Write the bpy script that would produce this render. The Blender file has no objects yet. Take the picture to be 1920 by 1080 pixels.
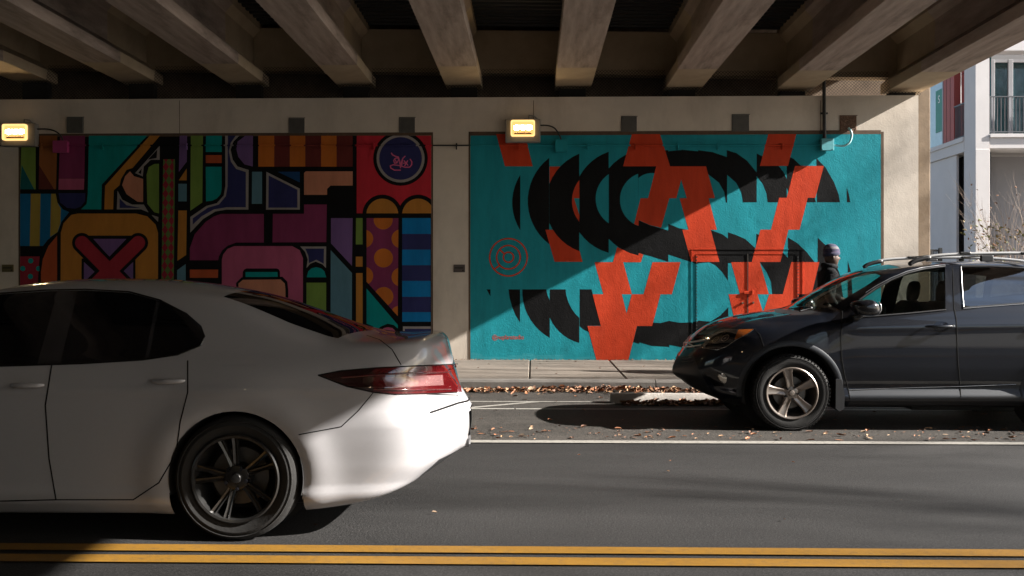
import bpy, bmesh, math, random
import numpy as np
from mathutils import Vector

random.seed(7)
rng = np.random.default_rng(7)
SC = bpy.context.scene
COL = SC.collection
PI = math.pi

# ---------------------------------------------------------------- camera
FPX = 1748.0
CAMZ = 1.367
YAW = math.atan(40.0 / FPX)
cam_d = bpy.data.cameras.new('camera')
cam = bpy.data.objects.new('camera', cam_d)
COL.objects.link(cam)
cam.location = (0, 0, CAMZ)
cam.rotation_euler = (PI / 2, 0, YAW)
cam_d.sensor_width = 36
cam_d.lens = FPX * 36 / 1920
cam_d.clip_start = 0.05
cam_d.clip_end = 2000
SC.camera = cam

# ---------------------------------------------------------------- light
SUN_D = Vector((-1.0, 0.125, -0.53)).normalized()
sun_d = bpy.data.lights.new('sun', 'SUN')
sun = bpy.data.objects.new('sun', sun_d)
COL.objects.link(sun)
sun.location = (20, -4, 12)
sun.rotation_euler = SUN_D.to_track_quat('-Z', 'Y').to_euler()
sun_d.energy = 5.0
sun_d.angle = math.radians(0.55)
sun_d.color = (1.0, 0.95, 0.885)

world = bpy.data.worlds.new('World')
SC.world = world
world.use_nodes = True
wn, wl = world.node_tree.nodes, world.node_tree.links
wn.clear()
sky = wn.new('ShaderNodeTexSky')
sky.sky_type = 'NISHITA'
sky.sun_disc = False
sky.sun_elevation = math.asin(-SUN_D.z)
sky.sun_rotation = math.atan2(-SUN_D.x, -SUN_D.y)
sky.air_density = 1.0
sky.dust_density = 1.6
wtc = wn.new('ShaderNodeTexCoord')
wmap = wn.new('ShaderNodeMapping')
wmap.inputs['Scale'].default_value = (1.0, 1.0, 3.2)
wno = wn.new('ShaderNodeTexNoise')
wno.inputs['Scale'].default_value = 3.0
wno.inputs['Detail'].default_value = 7
wno.inputs['Roughness'].default_value = 0.6
wra = wn.new('ShaderNodeMapRange')
wra.inputs[1].default_value = 0.46
wra.inputs[2].default_value = 0.66
wmix = wn.new('ShaderNodeMixRGB')
wmix.inputs['Color2'].default_value = (1.5, 1.5, 1.6, 1)
wbg = wn.new('ShaderNodeBackground')
wbg.inputs['Strength'].default_value = 0.050
wout = wn.new('ShaderNodeOutputWorld')
wl.new(wtc.outputs['Generated'], wmap.inputs['Vector'])
wl.new(wmap.outputs[0], wno.inputs['Vector'])
wl.new(wno.outputs['Fac'], wra.inputs[0])
wl.new(wra.outputs[0], wmix.inputs['Fac'])
wl.new(sky.outputs[0], wmix.inputs['Color1'])
wl.new(wmix.outputs[0], wbg.inputs['Color'])
wl.new(wbg.outputs[0], wout.inputs['Surface'])

SC.view_settings.view_transform = 'Standard'
SC.view_settings.look = 'None'
SC.view_settings.gamma = 1
SC.view_settings.exposure = 2.45
SC.cycles.max_bounces = 10
SC.cycles.diffuse_bounces = 5
SC.cycles.transparent_max_bounces = 16
SC.cycles.sample_clamp_indirect = 6

# ---------------------------------------------------------------- helpers
cF = np.array([-math.sin(YAW), math.cos(YAW), 0.0])
cR = np.array([math.cos(YAW), math.sin(YAW), 0.0])
cU = np.array([0.0, 0.0, 1.0])
CAM = np.array([0.0, 0.0, CAMZ])


def ray(px, py):
    return cF + cR * ((px - 960) / FPX) + cU * ((540 - py) / FPX)


def at(px, py, Y):
    d = ray(px, py)
    return CAM + d * (Y / d[1])


def atx(px, py, X):
    d = ray(px, py)
    return CAM + d * (X / d[0])


def atz(px, py, Z):
    d = ray(px, py)
    return CAM + d * ((Z - CAMZ) / d[2])


def proj(P):
    q = np.asarray(P, float) - CAM
    dep = q @ cF
    return np.stack([960 + FPX * (q @ cR) / dep, 540 - FPX * (q @ cU) / dep], -1)


def spline(xs, ys):
    """natural cubic spline"""
    xs = np.array(xs, float); ys = np.array(ys, float)
    n = len(xs); h = np.diff(xs)
    A = np.zeros((n, n)); b = np.zeros(n)
    A[0, 0] = A[-1, -1] = 1
    for i in range(1, n - 1):
        A[i, i - 1] = h[i - 1]; A[i, i] = 2 * (h[i - 1] + h[i]); A[i, i + 1] = h[i]
        b[i] = 3 * ((ys[i + 1] - ys[i]) / h[i] - (ys[i] - ys[i - 1]) / h[i - 1])
    c = np.linalg.solve(A, b)
    bb = (np.diff(ys) / h) - h * (2 * c[:-1] + c[1:]) / 3
    dd = np.diff(c) / (3 * h)
    e0 = bb[0]; e1 = bb[-1] + 2 * c[-2] * h[-1] + 3 * dd[-1] * h[-1] ** 2

    def f(x):
        x = np.asarray(x, float)
        k = np.clip(np.searchsorted(xs, x) - 1, 0, n - 2)
        t = np.clip(x, xs[0], xs[-1]) - xs[k]
        r = ys[k] + bb[k] * t + c[k] * t * t + dd[k] * t ** 3
        return r + np.where(x < xs[0], (x - xs[0]) * e0, 0) + np.where(x > xs[-1], (x - xs[-1]) * e1, 0)
    return f


def pchip(xs, ys):
    xs = np.array(xs, float); ys = np.array(ys, float)
    h = np.diff(xs); d = np.diff(ys) / h
    m = np.zeros(len(xs))
    m[0] = d[0]; m[-1] = d[-1]
    for i in range(1, len(xs) - 1):
        if d[i - 1] * d[i] > 0:
            w1 = 2 * h[i] + h[i - 1]; w2 = h[i] + 2 * h[i - 1]
            m[i] = (w1 + w2) / (w1 / d[i - 1] + w2 / d[i])

    def f(x):
        x = np.clip(np.asarray(x, float), xs[0], xs[-1])
        k = np.clip(np.searchsorted(xs, x) - 1, 0, len(xs) - 2)
        t = (x - xs[k]) / h[k]
        return ((1 + 2 * t) * (1 - t) ** 2 * ys[k] + t * (1 - t) ** 2 * h[k] * m[k]
                + t * t * (3 - 2 * t) * ys[k + 1] + t * t * (t - 1) * h[k] * m[k + 1])
    return f


def thing(name, label, cat, loc=(0, 0, 0), group=None):
    o = bpy.data.objects.new(name, None)
    COL.objects.link(o)
    o.location = loc
    o.empty_display_size = 0.2
    o['label'] = label; o['category'] = cat
    if group: o['group'] = group
    return o


def tag(o, label, cat, group=None):
    o['label'] = label; o['category'] = cat
    if group: o['group'] = group
    return o


def wloc(o):
    p = Vector((0, 0, 0))
    while o is not None:
        p = p + o.location
        o = o.parent
    return p


class MB:
    """collects world-space faces; build() links them as ONE mesh object"""
    def __init__(s):
        s.v = []; s.f = []; s.m = []

    def add(s, vs, fs, mi=0):
        b = len(s.v)
        s.v.extend([tuple(map(float, p)) for p in vs])
        for f in fs:
            s.f.append([b + i for i in f]); s.m.append(mi)
        return s

    def box(s, x0, x1, y0, y1, z0, z1, mi=0, bev=0.0):
        x0, x1 = sorted((x0, x1)); y0, y1 = sorted((y0, y1)); z0, z1 = sorted((z0, z1))
        if bev > 0:
            bm = bmesh.new()
            bmesh.ops.create_cube(bm, size=1)
            for v in bm.verts:
                v.co = ((x0 + x1) / 2 + v.co.x * (x1 - x0), (y0 + y1) / 2 + v.co.y * (y1 - y0), (z0 + z1) / 2 + v.co.z * (z1 - z0))
            bmesh.ops.bevel(bm, geom=bm.edges[:], offset=min(bev, .45 * min(x1 - x0, y1 - y0, z1 - z0)), segments=2, profile=.5, affect='EDGES')
            bm.verts.index_update()
            s.add([v.co[:] for v in bm.verts], [[v.index for v in f.verts] for f in bm.faces], mi)
            bm.free()
            return s
        v = [(x, y, z) for x in (x0, x1) for y in (y0, y1) for z in (z0, z1)]
        return s.add(v, [(0, 1, 3, 2), (4, 6, 7, 5), (0, 4, 5, 1), (2, 3, 7, 6), (0, 2, 6, 4), (1, 5, 7, 3)], mi)

    def tube(s, path, r, n=8, mi=0, caps=True):
        P = [Vector(p) for p in path]
        k = len(P)
        rs = r if hasattr(r, '__len__') else [r] * k
        vs = []; up = Vector((0.13, 0.21, 0.97)).normalized()
        ref = None
        for i, p in enumerate(P):
            t = (P[min(i + 1, k - 1)] - P[max(i - 1, 0)])
            t = t.normalized() if t.length > 1e-9 else Vector((0, 0, 1))
            a = (ref if ref is not None else up)
            a = a - t * a.dot(t)
            if a.length < 1e-4:
                a = Vector((1, 0, 0)) - t * t.x
            a.normalize(); ref = a
            b = t.cross(a)
            for j in range(n):
                w = 2 * PI * j / n
                vs.append(p + (a * math.cos(w) + b * math.sin(w)) * rs[i])
        fs = []
        for i in range(k - 1):
            for j in range(n):
                fs.append((i * n + j, i * n + (j + 1) % n, (i + 1) * n + (j + 1) % n, (i + 1) * n + j))
        if caps:
            fs.append(tuple(range(n - 1, -1, -1))); fs.append(tuple((k - 1) * n + j for j in range(n)))
        return s.add(vs, fs, mi)

    def lathe(s, prof, cen, n=48, mi=0, a0=0.0, a1=2 * PI):
        """prof: (r, y) rings about the Y axis through cen"""
        full = abs(a1 - a0 - 2 * PI) < 1e-6
        m = n if full else n + 1
        vs = []
        for (r, y) in prof:
            for j in range(m):
                w = a0 + (a1 - a0) * j / n
                vs.append((cen[0] + r * math.cos(w), cen[1] + y, cen[2] + r * math.sin(w)))
        fs = []
        for i in range(len(prof) - 1):
            for j in range(n):
                j2 = (j + 1) % m
                fs.append((i * m + j, i * m + j2, (i + 1) * m + j2, (i + 1) * m + j))
        return s.add(vs, fs, mi)

    def prism_y(s, poly, y0, y1, mi=0):
        """poly (x,z) extruded from y0 to y1"""
        n = len(poly)
        vs = [(x, y0, z) for x, z in poly] + [(x, y1, z) for x, z in poly]
        fs = [tuple(range(n)), tuple(range(2 * n - 1, n - 1, -1))]
        for i in range(n):
            j = (i + 1) % n
            fs.append((i, i + n, j + n, j))
        return s.add(vs, fs, mi)

    def prism_x(s, poly, x0, x1, mi=0):
        n = len(poly)
        vs = [(x0, y, z) for y, z in poly] + [(x1, y, z) for y, z in poly]
        fs = [tuple(range(n)), tuple(range(2 * n - 1, n - 1, -1))]
        for i in range(n):
            j = (i + 1) % n
            fs.append((i, i + n, j + n, j))
        return s.add(vs, fs, mi)

    def build(s, name, mats, parent=None, smooth=False, origin=None, fix=True, angle=None):
        if not isinstance(mats, (list, tuple)): mats = [mats]
        off = wloc(parent) if parent is not None else Vector(origin or (0, 0, 0))
        me = bpy.data.meshes.new(name)
        me.from_pydata([tuple(Vector(p) - off) for p in s.v], [], s.f)
        for m in mats: me.materials.append(m)
        me.polygons.foreach_set('material_index', s.m)
        if fix:
            bm = bmesh.new(); bm.from_mesh(me)
            bmesh.ops.recalc_face_normals(bm, faces=bm.faces[:])
            bm.to_mesh(me); bm.free()
        if smooth or angle:
            me.polygons.foreach_set('use_smooth', [True] * len(me.polygons))
            if angle: me.set_sharp_from_angle(angle=math.radians(angle))
        me.update()
        o = bpy.data.objects.new(name, me)
        COL.objects.link(o)
        if parent is not None: o.parent = parent
        else: o.location = off
        return o


def struct(o):
    o['kind'] = 'structure'
    return o


# ---------------------------------------------------------------- materials
def lin(r, g, b):
    f = lambda c: (c / 255 / 12.92) if c / 255 <= .04045 else ((c / 255 + .055) / 1.055) ** 2.4
    return (f(r), f(g), f(b))


MATS = {}


def pmat(name, base, rough=.6, var=.12, ns=5.0, bump=0.0, bs=30.0, metal=0.0, coat=0.0, spec=.5, stretch=(1, 1, 1),
         stain=0.0, stain_col=(0.05, .04, .03), ss=1.2, bdist=.01, sst=(1, 1, .25), bump2=0.0, bs2=6.0, rvar=0.0):
    if name in MATS: return MATS[name]
    m = bpy.data.materials.new(name)
    MATS[name] = m
    m.use_nodes = True
    nt = m.node_tree; N, L = nt.nodes, nt.links
    p = N['Principled BSDF']
    p.inputs['Roughness'].default_value = rough
    p.inputs['Metallic'].default_value = metal
    p.inputs['Specular IOR Level'].default_value = spec
    if coat:
        p.inputs['Coat Weight'].default_value = coat
        p.inputs['Coat Roughness'].default_value = .03
    tc = N.new('ShaderNodeTexCoord')
    mp = N.new('ShaderNodeMapping'); mp.inputs['Scale'].default_value = stretch
    L.new(tc.outputs['Object'], mp.inputs['Vector'])
    no = N.new('ShaderNodeTexNoise')
    no.inputs['Scale'].default_value = ns; no.inputs['Detail'].default_value = 8; no.inputs['Roughness'].default_value = .65
    L.new(mp.outputs[0], no.inputs['Vector'])
    mr = N.new('ShaderNodeMapRange')
    mr.inputs[1].default_value = .25; mr.inputs[2].default_value = .75
    mr.inputs[3].default_value = 1 - var; mr.inputs[4].default_value = 1 + var
    L.new(no.outputs['Fac'], mr.inputs[0])
    mx = N.new('ShaderNodeMixRGB'); mx.blend_type = 'MULTIPLY'; mx.inputs['Fac'].default_value = 1
    mx.inputs['Color1'].default_value = (*base, 1)
    L.new(mr.outputs[0], mx.inputs['Color2'])
    out = mx.outputs[0]
    if stain > 0:
        mp2 = N.new('ShaderNodeMapping'); mp2.inputs['Scale'].default_value = sst
        L.new(tc.outputs['Object'], mp2.inputs['Vector'])
        n2 = N.new('ShaderNodeTexNoise'); n2.inputs['Scale'].default_value = ss; n2.inputs['Detail'].default_value = 10
        n2.inputs['Roughness'].default_value = .7
        L.new(mp2.outputs[0], n2.inputs['Vector'])
        r2 = N.new('ShaderNodeMapRange'); r2.inputs[1].default_value = .5; r2.inputs[2].default_value = .78
        r2.inputs[4].default_value = stain
        L.new(n2.outputs['Fac'], r2.inputs[0])
        m2 = N.new('ShaderNodeMixRGB'); m2.inputs['Color2'].default_value = (*stain_col, 1)
        L.new(r2.outputs[0], m2.inputs['Fac']); L.new(out, m2.inputs['Color1'])
        out = m2.outputs[0]
    L.new(out, p.inputs['Base Color'])
    if rvar:
        r3 = N.new('ShaderNodeMapRange'); r3.inputs[3].default_value = max(0, rough - rvar); r3.inputs[4].default_value = min(1, rough + rvar)
        L.new(no.outputs['Fac'], r3.inputs[0]); L.new(r3.outputs[0], p.inputs['Roughness'])
    if bump > 0:
        nb = N.new('ShaderNodeTexNoise'); nb.inputs['Scale'].default_value = bs; nb.inputs['Detail'].default_value = 6
        L.new(tc.outputs['Object'], nb.inputs['Vector'])
        h = nb.outputs['Fac']
        if bump2 > 0:
            nb2 = N.new('ShaderNodeTexNoise'); nb2.inputs['Scale'].default_value = bs2; nb2.inputs['Detail'].default_value = 3
            L.new(tc.outputs['Object'], nb2.inputs['Vector'])
            ma = N.new('ShaderNodeMath'); ma.operation = 'MULTIPLY_ADD'; ma.inputs[1].default_value = bump2
            L.new(nb2.outputs['Fac'], ma.inputs[0]); L.new(h, ma.inputs[2]); h = ma.outputs[0]
        b = N.new('ShaderNodeBump'); b.inputs['Strength'].default_value = bump; b.inputs['Distance'].default_value = bdist
        L.new(h, b.inputs['Height']); L.new(b.outputs[0], p.inputs['Normal'])
    return m


def emat(name, col, strength):
    m = bpy.data.materials.new(name); m.use_nodes = True
    N, L = m.node_tree.nodes, m.node_tree.links
    N.clear()
    e = N.new('ShaderNodeEmission'); e.inputs['Color'].default_value = (*col, 1); e.inputs['Strength'].default_value = strength
    o = N.new('ShaderNodeOutputMaterial'); L.new(e.outputs[0], o.inputs['Surface'])
    return m


def glassmat(name, tint, ior=1.5, rough=0.0, gloss=(1, 1, 1)):
    """one thin pane: tinted see-through plus a Fresnel reflection"""
    m = bpy.data.materials.new(name); m.use_nodes = True
    N, L = m.node_tree.nodes, m.node_tree.links
    N.clear()
    t = N.new('ShaderNodeBsdfTransparent'); t.inputs['Color'].default_value = (*tint, 1)
    g = N.new('ShaderNodeBsdfGlossy'); g.inputs['Roughness'].default_value = rough; g.inputs['Color'].default_value = (*gloss, 1)
    lw = N.new('ShaderNodeLayerWeight'); lw.inputs['Blend'].default_value = .5
    pw = N.new('ShaderNodeMath'); pw.operation = 'POWER'; pw.inputs[1].default_value = 5
    fr = N.new('ShaderNodeMath'); fr.operation = 'MULTIPLY_ADD'
    f0 = ((ior - 1) / (ior + 1)) ** 2
    fr.inputs[1].default_value = 1 - f0; fr.inputs[2].default_value = f0
    L.new(lw.outputs['Facing'], pw.inputs[0]); L.new(pw.outputs[0], fr.inputs[0])
    mx = N.new('ShaderNodeMixShader')
    o = N.new('ShaderNodeOutputMaterial')
    L.new(fr.outputs[0], mx.inputs['Fac']); L.new(t.outputs[0], mx.inputs[1]); L.new(g.outputs[0], mx.inputs[2])
    L.new(mx.outputs[0], o.inputs['Surface'])
    return m


# wall paints share the same rough render bump
def paint(name, col, var=.07, rough=.62):
    return pmat('paint_' + name, col, rough, var=.20, ns=4.0, stretch=(1, 1, .22), bump=.6, bs=46, bdist=.005, bump2=1.3, bs2=5.0, spec=.10,
                stain=.45, stain_col=(col[0] * .62 + .012, col[1] * .62 + .012, col[2] * .62 + .012), ss=3.0, sst=(1, 1, .3))


M_CREAM = pmat('cream_wall_paint', (.58, .515, .44), .75, var=.12, ns=1.3, bump=.36, bs=40, bdist=.005, bump2=1.3, bs2=5.0, spec=.12,
               stain=.5, stain_col=(.29, .24, .19), ss=1.6, sst=(1, 1, .3))
M_BROWN = pmat('joint_brown', (.085, .052, .03), .8, var=.3, ns=14)
M_CONC = pmat('girder_concrete', (.36, .29, .245), .85, var=.42, ns=4.5, bump=.35, bs=30, bdist=.01, spec=.2, stretch=(1.6, .16, 1),
              stain=.95, stain_col=(.055, .042, .034), ss=1.7, sst=(1, .30, 1))
M_BEIGE = pmat('girder_paint_beige', (.40, .315, .215), .75, var=.18, ns=2.0, bump=.25, bs=30, spec=.2, stain=.3, stain_col=(.22, .16, .10), ss=1.5)
M_FORM = pmat('steel_deck_form', (.030, .030, .030), .5, var=.25, ns=3, metal=.5)
M_DARK = pmat('dark_void', (.02, .017, .014), .9, var=.2)
M_NET = pmat('netting_wire', (.014, .012, .011), .7, var=.2, metal=.3)
M_STEEL = pmat('grey_plate', (.075, .072, .066), .6, var=.2, ns=9, bump=.2, bs=40)
M_RUST = pmat('rusty_pocket', (.12, .065, .04), .9, var=.5, ns=16, bump=.9, bs=24, bdist=.03)
M_BLACKPIPE = pmat('black_pipe', (.02, .019, .018), .5, var=.2)
M_GREYHOUSE = pmat('lamp_grey', (.23, .22, .205), .55, var=.12, ns=9)

# ================================================================ SETTING
YW = 15.6                       # face of the abutment wall
XL, XR = -42.0, float(at(1722, 400, YW)[0])
ZTOP = float(at(1000, 182, YW)[2])


def asphalt(name, base, warm, scale_patch=.5, sp=.25):
    m = bpy.data.materials.new(name); m.use_nodes = True
    N, L = m.node_tree.nodes, m.node_tree.links
    p = N['Principled BSDF']; p.inputs['Roughness'].default_value = .72
    p.inputs['Specular IOR Level'].default_value = sp
    tc = N.new('ShaderNodeTexCoord')
    a = N.new('ShaderNodeTexNoise'); a.inputs['Scale'].default_value = 85; a.inputs['Detail'].default_value = 4; a.inputs['Roughness'].default_value = .8
    b = N.new('ShaderNodeTexNoise'); b.inputs['Scale'].default_value = scale_patch; b.inputs['Detail'].default_value = 9; b.inputs['Roughness'].default_value = .62
    mpb = N.new('ShaderNodeMapping'); mpb.inputs['Scale'].default_value = (.35, 1.4, 1)
    L.new(tc.outputs['Object'], a.inputs['Vector']); L.new(tc.outputs['Object'], mpb.inputs['Vector']); L.new(mpb.outputs[0], b.inputs['Vector'])
    ra = N.new('ShaderNodeValToRGB')
    ra.color_ramp.elements[0].position = .38; ra.color_ramp.elements[0].color = (*[c * .25 for c in base], 1)
    ra.color_ramp.elements[1].position = .66; ra.color_ramp.elements[1].color = (*[c * 2.6 for c in warm], 1)
    e = ra.color_ramp.elements.new(.5); e.color = (*base, 1)
    L.new(a.outputs['Fac'], ra.inputs[0])
    rb = N.new('ShaderNodeMapRange'); rb.inputs[1].default_value = .3; rb.inputs[2].default_value = .7; rb.inputs[3].default_value = .5; rb.inputs[4].default_value = 1.5
    L.new(b.outputs['Fac'], rb.inputs[0])
    mx = N.new('ShaderNodeMixRGB'); mx.blend_type = 'MULTIPLY'; mx.inputs['Fac'].default_value = 1
    L.new(ra.outputs[0], mx.inputs['Color1']); L.new(rb.outputs[0], mx.inputs['Color2'])
    # cracks
    vo = N.new('ShaderNodeTexVoronoi'); vo.feature = 'DISTANCE_TO_EDGE'; vo.inputs['Scale'].default_value = .32
    dn = N.new('ShaderNodeTexNoise'); dn.inputs['Scale'].default_value = 1.8; dn.inputs['Detail'].default_value = 6
    L.new(tc.outputs['Object'], dn.inputs['Vector'])
    mv = N.new('ShaderNodeMixRGB'); mv.inputs['Fac'].default_value = .35
    L.new(tc.outputs['Object'], mv.inputs['Color1']); L.new(dn.outputs['Color'], mv.inputs['Color2'])
    L.new(mv.outputs[0], vo.inputs['Vector'])
    rc = N.new('ShaderNodeMapRange'); rc.inputs[1].default_value = .0; rc.inputs[2].default_value = .006; rc.inputs[3].default_value = .75; rc.inputs[4].default_value = 1
    L.new(vo.outputs['Distance'], rc.inputs[0])
    mc = N.new('ShaderNodeMixRGB'); mc.blend_type = 'MULTIPLY'; mc.inputs['Fac'].default_value = 1
    L.new(mx.outputs[0], mc.inputs['Color1']); L.new(rc.outputs[0], mc.inputs['Color2'])
    L.new(mc.outputs[0], p.inputs['Base Color'])
    bu = N.new('ShaderNodeBump'); bu.inputs['Strength'].default_value = .7; bu.inputs['Distance'].default_value = .006
    L.new(a.outputs['Fac'], bu.inputs['Height']); L.new(bu.outputs[0], p.inputs['Normal'])
    return m


def worn(name, col, amount=.45, under=(.05, .047, .045)):
    m = bpy.data.materials.new(name); m.use_nodes = True
    N, L = m.node_tree.nodes, m.node_tree.links
    p = N['Principled BSDF']; p.inputs['Roughness'].default_value = .6; p.inputs['Specular IOR Level'].default_value = .3
    tc = N.new('ShaderNodeTexCoord')
    a = N.new('ShaderNodeTexNoise'); a.inputs['Scale'].default_value = 26; a.inputs['Detail'].default_value = 8; a.inputs['Roughness'].default_value = .75
    L.new(tc.outputs['Object'], a.inputs['Vector'])
    r = N.new('ShaderNodeMapRange'); r.inputs[1].default_value = .50; r.inputs[2].default_value = .72; r.inputs[4].default_value = amount
    L.new(a.outputs['Fac'], r.inputs[0])
    mx = N.new('ShaderNodeMixRGB'); mx.inputs['Color1'].default_value = (*col, 1); mx.inputs['Color2'].default_value = (*under, 1)
    L.new(r.outputs[0], mx.inputs['Fac']); L.new(mx.outputs[0], p.inputs['Base Color'])
    bu = N.new('ShaderNodeBump'); bu.inputs['Strength'].default_value = .5; bu.inputs['Distance'].default_value = .004
    n2 = N.new('ShaderNodeTexNoise'); n2.inputs['Scale'].default_value = 150
    L.new(tc.outputs['Object'], n2.inputs['Vector']); L.new(n2.outputs['Fac'], bu.inputs['Height']); L.new(bu.outputs[0], p.inputs['Normal'])
    return m


M_ROAD = asphalt('asphalt_lane', (.0118, .0114, .0114), (.016, .0153, .015))
M_PARK = asphalt('asphalt_kerb_lane', (.022, .020, .018), (.030, .0262, .0225), .8)
M_WHITE = worn('road_paint_white', (.20, .19, .172), .85, (.025, .023, .022))
M_YEL = worn('road_paint_yellow', (.16, .08, .009), .6, (.05, .035, .02))
M_PAVE = pmat('pavement_concrete', (.125, .107, .09), .85, var=.18, ns=2.5, bump=.4, bs=60, bdist=.006, spec=.2, stain=.65, stain_col=(.10, .08, .06), ss=1.0, sst=(1, 1, 1))
M_KERB = pmat('kerb_concrete', (.11, .10, .09), .85, var=.25, ns=4, bump=.4, bs=50, bdist=.008, stain=.6, stain_col=(.06, .05, .045), ss=2)
M_GROUND = pmat('ground_earth', (.11, .10, .085), .95, var=.2, ns=.8)

g = MB()
g.add([(-400, -400, -.03), (400, -400, -.03), (400, 400, -.03), (-400, 400, -.03)], [(0, 1, 2, 3)])
struct(g.build('ground', M_GROUND))
Y_KERB = 12.42
Y_EDGE = 8.32
r = MB(); r.add([(-60, -2.6, 0), (60, -2.6, 0), (60, Y_KERB + .1, 0), (-60, Y_KERB + .1, 0)], [(0, 1, 2, 3)])
road = struct(r.build('road', M_ROAD))
r = MB(); r.add([(-60, Y_EDGE, .004), (60, Y_EDGE, .004), (60, Y_KERB + .02, .004), (-60, Y_KERB + .02, .004)], [(0, 1, 2, 3)])
r.build('kerbside_lane', M_PARK, road)


def sheet(name, quads, mat, z=.009):
    b = MB()
    for q in quads:
        q = [(x, y, z) for x, y in q]
        b.add(q, [(0, 1, 2, 3)])
    o = b.build(name, mat, road, fix=False)
    return o


def band(y0, y1, x0=-60, x1=60):
    return [(x0, y0), (x1, y0), (x1, y1), (x0, y1)]


sheet('white_edge_line', [band(8.19, 8.325)], M_WHITE)
sheet('white_buffer_line', [band(10.44, 10.53), band(11.12, 11.19)], M_WHITE)
hq = []
for k in range(-6, 7):
    x0 = -.85 + 5.6 * k
    hq.append([(x0, 10.532), (x0 + .16, 10.532), (x0 + .93, 11.118), (x0 + .77, 11.118)])
sheet('white_buffer_hatch', hq, M_WHITE)
yc = lambda y: (CAMZ * FPX) / (y - 540)
sheet('yellow_centre_line', [band(yc(1040), yc(1027.5))], M_YEL)
sheet('yellow_centre_line', [band(yc(1061.8), yc(1047.8))], M_YEL)

# pavement slabs and kerb on the wall side, and the same on the near side behind the camera
pv = MB()
xs = [-26]
x = float(at(993, 690, 14.2)[0]) - 1.32 * 20
edges = [x + 1.32 * k for k in range(-12, 44)]
for a, b_ in zip(edges[:-1], edges[1:]):
    z0, z1 = .135, .165
    y0, y1 = Y_KERB + .18, YW + .02 if a < XR - .2 else YW + 6
    s = .006
    vs = [(a + s, y0, -.02), (b_ - s, y0, -.02), (b_ - s, y1, -.02), (a + s, y1, -.02),
          (a + s, y0, z0 - .012), (b_ - s, y0, z0 - .012), (b_ - s, y1, z1 - .012), (a + s, y1, z1 - .012),
          (a + s + .014, y0 + .008, z0), (b_ - s - .014, y0 + .008, z0), (b_ - s - .014, y1 - .008, z1), (a + s + .014, y1 - .008, z1)]
    pv.add(vs, [(0, 1, 5, 4), (1, 2, 6, 5), (2, 3, 7, 6), (3, 0, 4, 7), (4, 5, 9, 8), (5, 6, 10, 9), (6, 7, 11, 10), (7, 4, 8, 11), (8, 9, 10, 11)])
struct(pv.build('pavement', M_PAVE))
kb = MB()
kx = float(at(1230, 720, Y_KERB)[0])
for k in range(-10, 13):
    a, b_ = kx + k * 3.0, kx + (k + 1) * 3.0
    kb.prism_x([(Y_KERB, -.02), (Y_KERB + .012, .11), (Y_KERB + .035, .137), (Y_KERB + .172, .142), (Y_KERB + .172, -.02)], a + .006, b_ - .006)
struct(kb.build('kerb', M_KERB))
pv = MB()
pv.box(-60, 60, -6.2, -2.78, -.02, .14)
pv.box(-60, 60, -2.772, -2.6, -.02, .13)
struct(pv.build('near_pavement', M_PAVE))

# ---------------------------------------------------------------- wall
wall = thing('abutment_wall', 'long cream painted concrete bridge abutment wall carrying two murals', 'wall', (0, YW, 0))
w = MB()
w.box(XL, XR, YW, YW + .85, -.05, ZTOP)
w.build('wall_face', M_CREAM, wall)
w = MB(); w.box(XL, XR - .02, YW + .853, YW + 1.2, -.05, ZTOP + 1.9); w.build('back_wall', pmat('recess_shade_concrete', (.17, .125, .09), .9, var=.4, ns=3), wall)  # base colour darkened to stand in for shade in the bearing recess
far_wall = thing('opposite_abutment_wall', 'plain concrete abutment wall on the near side of the road, behind the viewer', 'wall', (0, -6.3, 0))
w = MB(); w.box(XL, 6.3, -7.2, -6.2, -.05, ZTOP + 1.2); w.build('wall_face', M_CREAM, far_wall)


# ---------------------------------------------------------------- mural drawing
def tf(P, o, s):
    """crop coordinates -> photo pixels, with DXF-like bulges (x,y,h): the segment leaving that point bows by h to its left"""
    out = []
    n = len(P)
    for i, p in enumerate(P):
        a = P[i]; b = P[(i + 1) % n]
        ax, ay = a[0], a[1]
        out.append((ax, ay))
        if len(a) > 2 and a[2]:
            h = a[2]
            dx, dy = b[0] - ax, b[1] - ay
            c = math.hypot(dx, dy)
            R = (c * c / 4 + h * h) / (2 * abs(h))
            nx, ny = dy / c, -dx / c
            sg = 1 if h > 0 else -1
            cx = (ax + b[0]) / 2 + nx * sg * (abs(h) - R); cy = (ay + b[1]) / 2 + ny * sg * (abs(h) - R)
            t0 = math.atan2(ay - cy, ax - cx); t1 = math.atan2(b[1] - cy, b[0] - cx)
            mx, my = (ax + b[0]) / 2 + nx * h, (ay + b[1]) / 2 + ny * h
            tm = math.atan2(my - cy, mx - cx)
            d1 = (t1 - t0) % (2 * PI); dm = (tm - t0) % (2 * PI)
            if dm > d1: d1 -= 2 * PI
            k = max(3, int(abs(d1) / .12))
            for j in range(1, k):
                t = t0 + d1 * j / k
                out.append((cx + R * math.cos(t), cy + R * math.sin(t)))
    return [(o[0] + x / s, o[1] + y / s) for x, y in out]


def circ(cx, cy, r, n=40):
    return [(cx + r * math.cos(2 * PI * k / n), cy + r * math.sin(2 * PI * k / n)) for k in range(n)]


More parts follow.
